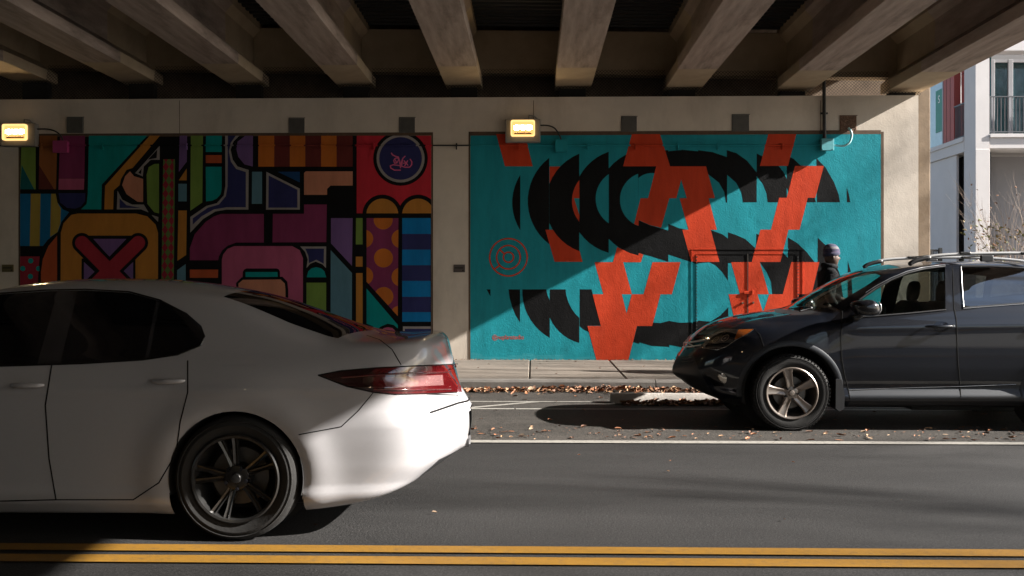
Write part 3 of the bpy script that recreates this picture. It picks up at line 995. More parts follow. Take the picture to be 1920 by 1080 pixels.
jbox(105, 266, 131, 287, .09, M_MBOX, 'small magenta junction box under the lamp at the far left')
jbox(1041.5, 264, 1063, 286, .09, M_TBOX2, 'dark teal junction box right of the middle lamp')
jb = jbox(1537.5, 262, 1559, 283, .10, M_TBOX, 'pale teal junction box at the top right of the teal mural, below the black pipe')
# pipes of the last box
pp = MB()
pts = [at(1591, 240, YW - .05), at(1596, 247, YW - .09), at(1597, 256, YW - .10), at(1593, 267, YW - .10), at(1584, 273, YW - .09), at(1574, 273.5, YW - .07), at(1560, 271.5, YW - .05)]
def crv(pts, n=5):
    P = [np.array(p) for p in pts]; out = []
    for i in range(len(P) - 1):
        p0_, p1_, p2_, p3_ = P[max(i - 1, 0)], P[i], P[i + 1], P[min(i + 2, len(P) - 1)]
        for k in range(n):
            t = k / n
            out.append(.5 * ((2 * p1_) + (-p0_ + p2_) * t + (2 * p0_ - 5 * p1_ + 4 * p2_ - p3_) * t * t + (-p0_ + 3 * p1_ - 3 * p2_ + p3_) * t ** 3))
    out.append(P[-1]); return out
pp.tube(crv(pts), .017, 8); pp.build('flexible_pipe', pmat('pale_teal_pipe', (.30, .50, .52), .45), jb, smooth=True)
vp = MB()
vp.tube([at(1546, 262, YW - .05), at(1546, 250, YW - .045), at(1545, 160, YW - .045), at(1545, 120, YW - .045)], .028, 10)
for yy in (212, 247): c = at(1546, yy, YW - .045); vp.lathe([(.036, 0)], c, 4) if 0 else vp.box(c[0] - .06, c[0] + .06, YW - .03, YW - .003, c[2] - .015, c[2] + .015)
tag(vp.build('vertical_pipe', M_BLACKPIPE, None, smooth=False, angle=40, origin=tuple(at(1546, 260, YW))), 'black vertical pipe coming down from the girders to the pale teal junction box', 'pipe')


# ---------------------------------------------------------------- lit wall lamps
M_LGLOW = emat('lamp_lens_glow', (1.0, .50, .15), .28)
M_LBAR = emat('lamp_tube_glow', (1.0, .74, .42), 22.0)
M_LDIM = pmat('lamp_inner', (.25, .15, .07), .3)


def wall_light(px, py, label, side_shift, Y0=YW, sgn=1):
    a, b = at(px - 22.5, py - 15, YW), at(px + 22.5, py + 15, YW)
    cx_, cz_ = (a[0] + b[0]) / 2, (a[2] + b[2]) / 2
    w2, h2 = (b[0] - a[0]) / 2, (a[2] - b[2]) / 2
    t = thing('wall_lamp', label, 'lamp', (cx_, YW, cz_), 'lit wall lamps')
    hx0, hx1 = cx_ - w2 - .09 + side_shift, cx_ + w2 + .09 + side_shift
    m_ = MB(); m_.box(hx0, hx1, YW - .13, YW - .002, cz_ - h2 - .09, cz_ + h2 + .025, bev=.012)
    for sx in (hx0 + .02, hx1 - .02):
        m_.lathe([(0, -.006), (.008, -.006), (.008, 0)], (sx, YW - .13, cz_ - h2 - .07), 8)
    m_.build('housing', M_GREYHOUSE, t)
    def rr(w_, h_, r_, n=6):
        P = []
        for qx, qz, a0 in ((w_ - r_, h_ - r_, 0), (-w_ + r_, h_ - r_, PI / 2), (-w_ + r_, -h_ + r_, PI), (w_ - r_, -h_ + r_, 1.5 * PI)):
            for k in range(n + 1):
                P.append((cx_ + qx + r_ * math.cos(a0 + PI / 2 * k / n), cz_ + qz + r_ * math.sin(a0 + PI / 2 * k / n)))
        return P
    o_, i_ = rr(w2, h2, .035), rr(w2 - .022, h2 - .022, .025)
    fm = MB(); n = len(o_)
    vs = [(x_, YW - .135, z_) for x_, z_ in o_] + [(x_, YW - .185, z_) for x_, z_ in o_] + [(x_, YW - .185, z_) for x_, z_ in i_] + [(x_, YW - .14, z_) for x_, z_ in i_]
    fs = []
    for ring in range(3):
        for k in range(n):
            j = (k + 1) % n
            fs.append((ring * n + k, ring * n + j, (ring + 1) * n + j, (ring + 1) * n + k))
    fm.add(vs, fs); lf = fm.build('lens_frame', emat('lamp_frame_glow', (1.0, .60, .22), .30), t)
    le = MB(); le.add([(x_, YW - .142, z_) for x_, z_ in i_], [tuple(range(n))]); le.build('reflector', M_LGLOW, t)
    tb = MB()
    for k in (-1, 0, 1):
        q = MB()
        tb.lathe([(.001, -.02), (.03, -.012), (.042, 0)], (cx_ + k * w2 * .5, YW - .15, cz_ + .01), 16)
    tb.box(cx_ - w2 * .76, cx_ + w2 * .76, YW - .168, YW - .150, cz_ - .02, cz_ + h2 * .34, bev=.012)
    tb.build('lamp_tube', M_LBAR, t)
    db = MB(); db.box(cx_ - w2 * .72, cx_ + w2 * .72, YW - .160, YW - .144, cz_ - h2 * .72, cz_ - h2 * .50, bev=.004); db.build('lamp_ballast', M_LDIM, t)
    br = MB(); br.tube([(cx_ + .10, YW - .06, cz_ + h2 + .02), (cx_ + .10, YW - .05, cz_ + h2 + .10), (cx_ + .19, YW - .04, cz_ + h2 + .085), (cx_ + .24, YW - .03, cz_ + h2 + .03)], .012, 8)
    br.build('bracket', M_GREYHOUSE, t, smooth=True)
    return t


lampA = wall_light(980.5, 243.5, 'lit warm wall lamp above the teal mural, at its left end', .0)
lampB = wall_light(37.5, 251, 'lit warm wall lamp at the far left of the wall, beside the colourful mural', .035)
for lamp, pts in ((lampA, [(1010, 235.5), (1025, 235), (1038, 239), (1046, 248), (1051, 258), (1052, 264)]),
                  (lampB, [(70, 242), (88, 242), (101, 245), (111, 251), (116, 258), (118, 266)])):
    c_ = MB(); c_.tube(crv([at(x_, y_, YW - .06) for x_, y_ in pts]), .012, 8); c_.build('cable', M_BLACKPIPE, lamp, smooth=True)

# two more on the wall behind the viewer, whose glints show in the car paint
for xo, lb in ((-4.2, 'lit wall lamp on the wall behind the viewer, the one mirrored in the white car'), (1.6, 'lit wall lamp on the wall behind the viewer, the one mirrored in the dark SUV')):
    c0 = lampA.copy(); COL.objects.link(c0); c0.location = (xo, -6.2, lampA.location.z); c0.rotation_euler = (0, 0, PI); c0['label'] = lb
    for ch_o in list(lampA.children):
        c1 = ch_o.copy(); COL.objects.link(c1); c1.parent = c0

# plaques
M_PLAQ = pmat('plaque_metal', (.10, .085, .08), .45, var=.1, metal=.5)
M_BRASS = pmat('plaque_brass', (.16, .12, .05), .45, var=.15, metal=.6)
for (x0, y0, x1, y1), mt, lb in (((850.5, 496, 872, 510.5), M_PLAQ, 'small grey metal plaque on the cream pier between the two murals'),
                                 ((4, 496, 26, 510), M_BRASS, 'small brassy plaque on the cream wall left of the colourful mural')):
    a, b = at(x0, y0, YW), at(x1, y1, YW)
    t = thing('wall_plaque', lb, 'plaque', ((a[0] + b[0]) / 2, YW, b[2]))
    m_ = MB(); m_.box(a[0], b[0], YW - .012, YW - .001, b[2], a[2], bev=.003); m_.build('plate', mt, t)
    m_ = MB()
    for k in range(2):
        z_ = b[2] + (a[2] - b[2]) * (.60 - .12 * k)
        m_.box(a[0] + .015, b[0] - .03, YW - .0135, YW - .0122, z_, z_ + .009)
    m_.box(b[0] - .045, b[0] - .025, YW - .0135, YW - .0122, b[2] + .02, b[2] + .04)
    m_.build('plaque_marks', M_DARK, t)

# ---------------------------------------------------------------- bridge: girders, deck, netting
gx = [(45, 148), (250.5, 148), (454, 150), (660, 153), (867, 157), (1078, 157.5), (1287, 160), (1496, 164), (1704, 166)]
Y_NEAR = -7.0
gpos = []
for px, py in gx:
    p = at(px, py, YW)
    gpos.append((float(p[0]), float(p[2])))
# even spacing and crossfall
kx_ = np.polyfit(range(9), [p[0] for p in gpos], 1)
kz_ = np.polyfit([p[0] for p in gpos], [p[1] for p in gpos], 1)
GX = [float(np.polyval(kx_, k)) for k in range(9)]
GZ = lambda x: float(np.polyval(kz_, x))
GH = 1.07


def gsec(x, z):
    """I-beam half profile, mirrored"""
    h = [(.305, 0), (.31, .02), (.31, .17), (.105, .34), (.10, .80), (.215, .93), (.215, GH)]
    return [(x + a, z + b) for a, b in h] + [(x - a, z + b) for a, b in reversed(h)]


LBL = ['girder at the far left edge of the picture, its end just showing', 'second concrete girder from the left', 'third concrete girder from the left', 'fourth concrete girder from the left',
       'girder ending between the two murals, left of the lit lamp', 'girder ending above the teal mural, right of the lit lamp',
       'third concrete girder from the right', 'second concrete girder from the right, by the black vertical pipe', 'outermost girder at the open right edge of the bridge']
Y_PAINT = 14.42
for k in range(9):
    x, z = GX[k], GZ(GX[k])
    t = thing('bridge_girder', 'stained concrete ' + LBL[k].replace('concrete ', ''), 'girder', (x, YW, z), 'concrete girders of the bridge')
    b = MB(); b.prism_y(gsec(x, z), Y_NEAR, Y_PAINT); b.build('beam', M_CONC, t)
    b = MB(); b.prism_y(gsec(x, z), Y_PAINT + .002, YW + .5); b.build('painted_end', M_BEIGE, t)
    b = MB(); b.box(x - .22, x + .22, YW + .32, YW + .48, ZTOP + .002, z - .002, bev=.01); b.build('bearing_pad', M_DARK, t)

deck = thing('bridge_deck', 'dark bridge deck on steel forms above the girders', 'bridge deck', (0, YW, GZ(0) + GH))
XD0, XD1 = XL, GX[8] + .62
dk = MB()
zt = lambda x: GZ(x) + GH + .06
vs = []
for y in (Y_NEAR, YW + 2.2):
    for x in (XD0, XD1):
        vs += [(x, y, zt(x)), (x, y, zt(x) + .25)]
dk.add(vs, [(0, 2, 3, 1), (4, 5, 7, 6), (0, 1, 5, 4), (2, 6, 7, 3), (0, 4, 6, 2), (1, 3, 7, 5)])
dk.build('deck_slab', M_CONC, deck)
dk = MB(); dk.box(XD1 - .35, XD1, Y_NEAR, YW + 2.2, zt(XD1) + .252, zt(XD1) + 1.1, bev=.03); dk.build('parapet', M_CONC, deck)
GXX = [GX[0] - 1.86 * 2, GX[0] - 1.86] + GX
for k in range(len(GXX) - 1):
    x0, x1 = GXX[k] + .218, GXX[k + 1] - .218
    f_ = MB()
    y = 3.0; pr = []
    while y < YW + .28:
        pr += [(y, .05), (y + .045, .05), (y + .065, .0), (y + .135, .0), (y + .155, .05)]; y += .2
    pr = [(a_, b_ - .0) for a_, b_ in pr]
    vs = []
    for a_, b_ in pr:
        vs += [(x0, a_, GZ(x0) + GH - .03 + b_), (x1, a_, GZ(x1) + GH - .03 + b_)]
    f_.add(vs, [(2 * i, 2 * i + 1, 2 * i + 3, 2 * i + 2) for i in range(len(pr) - 1)])
    f_.build('deck_form', M_FORM, deck)
    # end diaphragm between girders
    d_ = MB()
    xa, xb = GXX[k] + .102, GXX[k + 1] - .102
    zb = float(at(700, 131, YW + .3)[2])
    za, zc = GZ(xa) + GH - .10, GZ(xb) + GH - .10
    zl = lambda x_: GZ(x_) + .245
    vs = [(xa, YW + .30, zl(xa)), (xb, YW + .30, zl(xb)), (xb, YW + .30, zc), (xa, YW + .30, za), (xa, YW + .55, zl(xa)), (xb, YW + .55, zl(xb)), (xb, YW + .55, zc), (xa, YW + .55, za)]
    d_.add(vs, [(0, 1, 2, 3), (4, 7, 6, 5), (0, 4, 5, 1), (3, 2, 6, 7)])
    d_.build('end_diaphragm', M_BEIGE, deck)

# netting stretched from the wall head to the diaphragms: real wires
nt_ = MB()
HX, HZ, TW = .056, .028, .0042
for k in range(-1, 8):
    xa = (GX[k] if k >= 0 else GX[0] - 1.86) + .312
    xb = GX[k + 1] - .312
    top = lambda x_: GZ(x_) + .30
    for seg in (0, 1):
        # seg 0: the bay between girders up to the diaphragm; seg 1: low strip under the girder to the right of the bay
        if seg == 0: x0, x1, z1 = xa, xb, top((xa + xb) / 2)
        else: x0, x1, z1 = xb, xb + .624, GZ(xb + .3) - .004
        if seg == 1 and k == 7: x1 -= .1
        z = ZTOP + .004; row = 0
        while z < z1 - HZ:
            n = int((x1 - x0) / (HX / 2))
            for i in range(n):
                xx0, xx1 = x0 + i * HX / 2, x0 + (i + 1) * HX / 2
                up = (i + row) % 2
                za, zb_ = (z, z + HZ) if up else (z + HZ, z)
                yo = YW + .035 + .02 * math.sin(xx0 * 3.1) + (z - ZTOP) * .25
                nt_.add([(xx0, yo, za - TW), (xx1, yo, zb_ - TW), (xx1, yo, zb_ + TW), (xx0, yo, za + TW)], [(0, 1, 2, 3)])
            z += HZ; row += 1
net = nt_.build('bird_netting', M_NET, None, fix=False, origin=(0, YW, ZTOP))
tag(net, 'dark wire netting closing the gap between wall top and girders', 'netting')

# stained return wall beyond the wall's right end
M_STAIN = pmat('stained_concrete', (.15, .115, .08), .9, var=.3, ns=2.5, bump=.25, bs=25, bdist=.008, stain=.8, stain_col=(.09, .06, .035), ss=1.6, sst=(1, 1, .6))
ww = thing('wing_wall', 'brown stained concrete wing wall beyond the right end of the cream wall', 'wall', (XR, 16.7, 0))
b = MB(); xw = float(at(1745, 400, 16.83)[0]); b.box(XR - .5, xw, 16.83, 17.3, -.05, 6.2, bev=.02); b.build('wall_face', M_STAIN, ww)

# ================================================================ CARS
def surface_nets(F, lo, hi, step):
    nx, ny, nz = [int(round((hi[i] - lo[i]) / step)) + 1 for i in range(3)]
    X = lo[0] + step * np.arange(nx); Y = lo[1] + step * np.arange(ny); Z = lo[2] + step * np.arange(nz)
    G = np.stack(np.meshgrid(X, Y, Z, indexing='ij'), -1)
    V = F(G[..., 0], G[..., 1], G[..., 2])
    ins = V < 0
    c = np.zeros((nx - 1, ny - 1, nz - 1), int)
    for dx in (0, 1):
        for dy in (0, 1):
            for dz in (0, 1):
                c += ins[dx:nx - 1 + dx, dy:ny - 1 + dy, dz:nz - 1 + dz]
    act = (c > 0) & (c < 8)
    idx = -np.ones(act.shape, int)
    cells = np.argwhere(act)
    idx[act] = np.arange(len(cells))
    acc = np.zeros((len(cells), 3)); cnt = np.zeros(len(cells))
    corner = [(0, 0, 0), (1, 0, 0), (0, 1, 0), (1, 1, 0), (0, 0, 1), (1, 0, 1), (0, 1, 1), (1, 1, 1)]
    for a in range(8):
        for b in range(a + 1, 8):
            A, B = np.array(corner[a]), np.array(corner[b])
            if abs(A - B).sum() != 1: continue
            ia, ib = cells + A, cells + B
            va = V[ia[:, 0], ia[:, 1], ia[:, 2]]; vb = V[ib[:, 0], ib[:, 1], ib[:, 2]]
            cr = (va < 0) != (vb < 0)
            t = np.where(cr, va / np.where(cr, va - vb, 1), 0)
            P = ia + (ib - ia) * t[:, None]
            acc[cr] += P[cr]; cnt[cr] += 1
    P = np.array(lo) + step * (acc / cnt[:, None])
    faces = []
    for ax in range(3):
        sl0 = [slice(None)] * 3; sl1 = [slice(None)] * 3
        sl0[ax] = slice(0, -1); sl1[ax] = slice(1, None)
        e = ins[tuple(sl0)] != ins[tuple(sl1)]
        E = np.argwhere(e)
        u, v = (ax + 1) % 3, (ax + 2) % 3
        ok = (E[:, u] > 0) & (E[:, v] > 0) & (E[:, u] < V.shape[u] - 1) & (E[:, v] < V.shape[v] - 1)
        E = E[ok]
        du = np.zeros(3, int); du[u] = 1; dv = np.zeros(3, int); dv[v] = 1
        q = [E - du - dv, E - dv, E, E - du]
        q = np.stack([idx[a[:, 0], a[:, 1], a[:, 2]] for a in q], -1)
        fl = ins[E[:, 0], E[:, 1], E[:, 2]]
        q[~fl] = q[~fl][:, ::-1]
        faces.append(q)
    faces = np.concatenate(faces)
    return P, faces[(faces >= 0).all(1)]


def smax(a, b, k):
    return .5 * (a + b + np.sqrt((a - b) ** 2 + k * k))


def grad(F, P, h=.002):
    g = np.zeros_like(P)
    for i in range(3):
        d = np.zeros(3); d[i] = h
        g[:, i] = (F(*(P + d).T) - F(*(P - d).T)) / (2 * h)
    return g


class Car:
    """body from an implicit shape F(u,y,z) in car space (u from the nose back, y=0 the centre line), nose towards -x"""
    def __init__(s, F, x0, yc, L, step=.024):
        s.F = F; s.x0 = x0; s.yc = yc; s.L = L
        P, Q = surface_nets(F, (-.12, -1.08, .08), (L + .12, .12, 1.80), step)
        for _ in range(5):
            g = grad(F, P); f = F(*P.T)
            d = f / np.maximum((g * g).sum(1), .05)
            P = P - np.clip(d, -.02, .02)[:, None] * g
        bm = bmesh.new()
        vs = [bm.verts.new(p) for p in P]
        for q in Q:
            try: bm.faces.new([vs[i] for i in q])
            except ValueError: pass
        bmesh.ops.bisect_plane(bm, geom=bm.verts[:] + bm.edges[:] + bm.faces[:], plane_co=(0, 0, 0), plane_no=(0, 1, 0), clear_outer=True)
        bm.normal_update()
        # outward normals
        f0 = max(bm.faces, key=lambda f: f.calc_center_median().z)
        if f0.normal.z < 0: bmesh.ops.reverse_faces(bm, faces=bm.faces[:])
        bm.normal_update()
        s.bm = bm
        s.pl = bm.faces.layers.int.new('part')
        s.names = ['body']

    # ---- spaces
    def w2l(s, P): return np.asarray(P) - np.array([s.x0, s.yc, 0])
    def l2w(s, P): return np.asarray(P) + np.array([s.x0, s.yc, 0])

    def cut(s, name, poly, mode='cam', cond=None, only=None):
        """cut the polygon out of the body surface and give it to part `name`; mode 'cam': pixels, 'side': (u,z), 'front': (y,z), 'top': (u,y)"""
        C = Vector(s.w2l(CAM))
        bm = s.bm
        def pr(c):
            if mode == 'cam':
                return proj(s.l2w(np.array(c)))
            return {'side': (c[0], c[2]), 'front': (c[1], c[2]), 'top': (c[0], c[1])}[mode]
        pad = 12 if mode == 'cam' else .06
        xs = [p[0] for p in poly]; ys = [p[1] for p in poly]
        bx = (min(xs) - pad, max(xs) + pad, min(ys) - pad, max(ys) + pad)
        if only is not None and only not in s.names: s.names.append(only)
        def elig(f):
            c = f.calc_center_median()
            if mode == 'cam' and f.normal.dot(C - c) <= 0: return False
            if mode == 'side' and f.normal.y > 0: return False
            if cond and not cond(c): return False
            if only is not None and f[s.pl] != s.names.index(only): return False
            p = pr(c)
            return bx[0] < p[0] < bx[1] and bx[2] < p[1] < bx[3]
        for i in range(len(poly)):
            a, b = poly[i], poly[(i + 1) % len(poly)]
            if mode == 'cam':
                d1, d2 = Vector(ray(*a)), Vector(ray(*b)); co = C; no = d1.cross(d2)
            else:
                ax = {'side': 1, 'front': 0, 'top': 2}[mode]
                def v3(p):
                    v = [0, 0, 0]; o = [k for k in range(3) if k != ax]
                    v[o[0]], v[o[1]] = p; return Vector(v)
                e = Vector([1 if k == ax else 0 for k in range(3)])
                co = v3(a); no = (v3(b) - v3(a)).cross(e)
            if no.length < 1e-9: continue
            no.normalize()
            ex0, ex1 = min(a[0], b[0]) - pad, max(a[0], b[0]) + pad
            ey0, ey1 = min(a[1], b[1]) - pad, max(a[1], b[1]) + pad
            fs = []
            for f in bm.faces:
                if not elig(f): continue
                p = pr(f.calc_center_median())
                if ex0 < p[0] < ex1 and ey0 < p[1] < ey1: fs.append(f)
            if not fs: continue
            es = {e for f in fs for e in f.edges}; vv = {v for f in fs for v in f.verts}
            bmesh.ops.bisect_plane(bm, geom=list(vv) + list(es) + fs, dist=1e-5, plane_co=co, plane_no=no)
            bm.normal_update()
        if name not in s.names: s.names.append(name)
        k = s.names.index(name); n = 0
        for f in bm.faces:
            if elig(f):
                p = pr(f.calc_center_median())
                if pip(p[0], p[1], poly): f[s.pl] = k; n += 1
        return n

    def paint_below(s, name, fn):
        if name not in s.names: s.names.append(name)
        k = s.names.index(name)
        for f in s.bm.faces:
            if fn(f.calc_center_median(), f): f[s.pl] = k

    def part(s, name, mat, parent, obj=None, both=True, off=0.0, also=(), pair=False, flip=False):
        """mesh of all faces of a part, mirrored to both sides"""
        if pair:
            ps = parent if isinstance(parent, (list, tuple)) else (parent, parent)
            return (s.part(name, mat, ps[0], obj, both=False, off=off, also=also), s.part(name, mat, ps[1], obj, both=False, off=off, also=also, flip=True))
        ks = [s.names.index(n) for n in (name,) + tuple(also)]
        idx = {}; V = []; Fc = []
        for f in s.bm.faces:
            if f[s.pl] in ks:
                fc = []
                for v in f.verts:
                    if v not in idx:
                        idx[v] = len(V); V.append(v.co.copy())
                    fc.append(idx[v])
                Fc.append(fc)
        if not V: return None
        P = np.array([tuple(v) for v in V])
        g = grad(s.F, P); g /= np.maximum(np.linalg.norm(g, axis=1), 1e-6)[:, None]
        if off: P = P + g * off
        n = len(P)
        if both:
            # mirror, sharing the centre-line vertices
            mid = np.abs(P[:, 1]) < 1e-4
            mp = np.arange(n); k = n; extra = []
            for i in range(n):
                if mid[i]: mp[i] = i
                else: mp[i] = k; extra.append(i); k += 1
            P2 = P[extra] * np.array([1, -1, 1]); g2 = g[extra] * np.array([1, -1, 1])
            Fc = Fc + [[int(mp[i]) for i in reversed(f)] for f in Fc]
            P = np.concatenate([P, P2]); g = np.concatenate([g, g2])
        if flip:
            P = P * np.array([1, -1, 1]); g = g * np.array([1, -1, 1]); Fc = [list(reversed(f)) for f in Fc]
        W = s.l2w(P)
        offp = np.array(wloc(parent))
        me = bpy.data.meshes.new(obj or name)
        me.from_pydata([tuple(p) for p in (W - offp)], [], Fc)
        me.materials.append(mat)
        me.polygons.foreach_set('use_smooth', [True] * len(me.polygons))
        me.update()
        me.normals_split_custom_set_from_vertices([tuple(v) for v in g])
        o = bpy.data.objects.new(obj or name, me); COL.objects.link(o); o.parent = parent
        return o

    def hit(s, px, py, off=0.0, side=None, x=None):
        """first point of the body along the camera ray"""
        d = ray(px, py); d = d / np.linalg.norm(d)
        o = s.w2l(CAM)
        t = np.arange(2.0, 16.0, .012)
        P = o + d * t[:, None]
        f = s.F(*P.T)
        k = np.argmax(f < 0)
        if not f[k] < 0: 
            k = int(np.argmin(f)); return s.l2w(P[k])
        a, b = t[k - 1], t[k]
        for _ in range(25):
            m = .5 * (a + b)
            if s.F(*(o + d * m)) < 0: b = m
            else: a = m
        p = o + d * b
        if off:
            g = grad(s.F, p[None])[0]; p = p + g / np.linalg.norm(g) * off
        return s.l2w(p)

    def nrm(s, Pw):
        g = grad(s.F, s.w2l(Pw)[None])[0]; return g / np.linalg.norm(g)

    def ribbon(s, mb, pts, width, off=.0015, mi=0, mirror=True, step=5.0, thick=0.0, closed=False, wfn=None):
        """strip lying on the body along a pixel polyline"""
        Q = []
        pts = list(pts) + ([pts[0]] if closed else [])
        for a, b in zip(pts[:-1], pts[1:]):
            n = max(1, int(math.hypot(b[0] - a[0], b[1] - a[1]) / step))
            Q += [(a[0] + (b[0] - a[0]) * k / n, a[1] + (b[1] - a[1]) * k / n) for k in range(n)]
        Q.append(pts[-1])
        P = [s.hit(*q) for q in Q]
        N = [s.nrm(p) for p in P]
        vs = []; fs = []
        for i, p in enumerate(P):
            t = P[min(i + 1, len(P) - 1)] - P[max(i - 1, 0)]
            sd = np.cross(t, N[i]); l = np.linalg.norm(sd)
            sd = sd / l if l > 1e-9 else np.array([0, 0, 1.0])
            w_ = (wfn(i / (len(P) - 1)) if wfn else 1) * width / 2
            o_ = off + thick
            vs += [p + sd * w_ + N[i] * off * .2, p + sd * w_ * .75 + N[i] * o_, p - sd * w_ * .75 + N[i] * o_, p - sd * w_ + N[i] * off * .2]
        n = len(P)
        for i in range(n - 1):
            for j in range(3):
                fs.append((4 * i + j, 4 * i + j + 1, 4 * i + 5 + j, 4 * i + 4 + j))
        mb.add(vs, fs, mi)
        if mirror:
            vs2 = [(v[0], 2 * s.yc - v[1], v[2]) for v in vs]
            mb.add(vs2, [tuple(reversed(f)) for f in fs], mi)
        return P


def pair(mb, name, mats, parent, yc, **kw):
    """the near-side object and its mirrored twin on the far side"""
    ps = parent if isinstance(parent, (list, tuple)) else (parent, parent)
    a = mb.build(name, mats, ps[0], **kw)
    m2 = MB(); m2.v = [(x, 2 * yc - y, z) for x, y, z in mb.v]; m2.f = [list(reversed(f)) for f in mb.f]; m2.m = list(mb.m)
    return a, m2.build(name, mats, ps[1], **kw)


def mirror_mb(mb, yc):
    n = len(mb.v)
    mb.v += [(x, 2 * yc - y, z) for x, y, z in mb.v[:n]]
    nf = len(mb.f)
    mb.f += [[i + n for i in reversed(f)] for f in mb.f[:nf]]
    mb.m += mb.m[:nf]
    return mb


# materials shared by both cars
M_TYRE = pmat('tyre_rubber', (.014, .0135, .013), .9, var=.25, ns=12, bump=.2, bs=60, spec=.3)
M_PLAST = pmat('black_trim_plastic', (.014, .014, .015), .42, var=.15, ns=10, spec=.4)
M_GLOSSB = pmat('gloss_black', (.004, .004, .005), .12, var=.05, spec=.4, coat=.3)
M_GAP = pmat('panel_gap_black', (.004, .004, .004), .9, var=.0, spec=.1)
M_CHROME = pmat('silver_trim', (.55, .55, .55), .28, var=.05, metal=.9)
M_DISC = pmat('brake_disc', (.14, .13, .12), .45, var=.2, metal=.8)
M_LINER = pmat('wheel_liner', (.008, .008, .008), .9, var=.2)


def make_wheel(parent, cx, cy, cz, R, rr, width, mats, spokes, outer=-1, tread=True, style='five'):
    """outer=-1: face towards the camera side (-y)"""
    m_rim, m_dark = mats
    y0 = cy + outer * width / 2           # outer sidewall plane
    s = -outer
    # the whole wheel: rim mesh is the part, tyre / disc / cap are its pieces
    rim = MB()
    prof = [(rr, .012), (rr + .004, .002), (rr - .004, -.004), (rr - .016, .0), (rr - .022, .02), (rr - .03, .06), (rr - .045, .11), (rr - .05, width * .85)]
    rim.lathe([(r_, s * y_) for r_, y_ in prof], (cx, y0, cz), 64)
    for a0, wa in spokes:
        # loft along the radius; cross-section across the spoke with a raised face
        st = []
        if style == 'five':
            sec = [(.055, .036, .030), (.09, .034, .028), (.14, .036, .024), (.19, .043, .018), (rr - .018, .055, .012)]
        else:
            sec = [(.05, .020, .040), (.10, .017, .034), (.16, .015, .026), (rr - .012, .019, .012)]
        for (r_, hw, dep) in sec:
            row = []
            for (tw, dd) in ((-1, .03), (-.96, .003), (-.72, -.004), (0, .004), (.72, -.004), (.96, .003), (1, .03)):
                x_ = r_ ; t_ = tw * hw
                if style != 'five': t_ += wa * (r_ - .05)
                ca, sa = math.cos(a0), math.sin(a0)
                row.append((cx + x_ * ca - t_ * sa, y0 + s * (dep + dd), cz + x_ * sa + t_ * ca))
            st.append(row)
        vs = [p for row in st for p in row]; k = 7
        fs = [(i * k + j, i * k + j + 1, (i + 1) * k + j + 1, (i + 1) * k + j) for i in range(len(st) - 1) for j in range(k - 1)]
        rim.add(vs, fs, 0)
    rim.lathe([(.0, .026 * s), (.05, .026 * s), (.064, .030 * s), (.074, .045 * s), (.08, .09 * s)], (cx, y0, cz), 32)
    w_ = rim.build('wheel', [m_rim], parent, smooth=True, angle=32)
    ty = MB()
    hw = width / 2
    tp = [(rr + .002, -hw * .86), (rr + .012, -hw * .93), (rr + .03, -hw * .985), ((rr + R) / 2, -hw * 1.04), (R - .035, -hw * .99), (R - .014, -hw * .88), (R - .004, -hw * .74),
          (R, -hw * .5), (R, hw * .5), (R - .004, hw * .74), (R - .014, hw * .88), (R - .035, hw * .99), ((rr + R) / 2, hw * 1.04), (rr + .01, hw * .9), (rr - .04, hw * .8)]
    if outer > 0: tp = [(r_, -y_) for r_, y_ in tp]
    ty.lathe(tp, (cx, cy, cz), 72)
    if tread:
        n = 64
        for k in range(n):
            a = 2 * PI * k / n
            for yy, sh in ((-.84, 0), (-.45, .02), (-.02, .04), (.40, .02), (.82, 0)):
                ca, sa = math.cos(a + sh), math.sin(a + sh); da = PI / n * .62
                c1, s1_ = math.cos(a + sh + da), math.sin(a + sh + da)
                r0 = R - .012 if abs(yy) > .7 else R - .004
                r1 = R - .004 if abs(yy) > .7 else R + .004
                ya, yb = cy + (yy - .15) * hw, cy + (yy + .15) * hw
                vs = [(cx + r1 * ca, ya, cz + r1 * sa), (cx + r1 * c1, ya, cz + r1 * s1_), (cx + r1 * c1, yb, cz + r1 * s1_), (cx + r1 * ca, yb, cz + r1 * sa),
                      (cx + r0 * ca, ya, cz + r0 * sa), (cx + r0 * c1, ya, cz + r0 * s1_), (cx + r0 * c1, yb, cz + r0 * s1_), (cx + r0 * ca, yb, cz + r0 * sa)]
                ty.add(vs, [(0, 1, 2, 3), (0, 4, 5, 1), (1, 5, 6, 2), (2, 6, 7, 3), (3, 7, 4, 0)])
    for rg in (R - .028, R - .046):       # sidewall ribs
        q = -hw * 1.0 * (1 if outer < 0 else -1)
        ty.lathe([(rg - .003, q * .985), (rg, q * 1.035), (rg + .003, q * .985)], (cx, cy, cz), 72)
    ty.build('tyre', M_TYRE, w_, smooth=True, angle=35)
    hb = MB(); hb.lathe([(0, .0), (.024, .002 * s), (.030, .012 * s), (.034, .026 * s)], (cx, y0 + s * .010, cz), 24); hb.build('hub_cap', m_rim, w_, smooth=True, angle=30)
    for k in range(5):
        ln = MB(); a = spokes[0][0] + 2 * PI * k / 5 + PI / 5
        c = (cx + .057 * math.cos(a), y0 + s * .008, cz + .057 * math.sin(a))
        ln.lathe([(0, 0), (.009, 0), (.010, .004 * s), (.010, .03 * s)], c, 6)
        ln.lathe([(.0105, .022 * s), (.017, .0215 * s), (.0175, .03 * s)], c, 12)
        ln.build('lug_nut', M_GLOSSB, w_)
    dc = MB(); dc.lathe([(.05, s * .105), (.155, s * .105), (.158, s * .108), (.158, s * .125), (.05, s * .13)], (cx, y0, cz), 48)
    dc.lathe([(0, s * .145), (rr - .05, s * .15)], (cx, y0, cz), 32, 1)
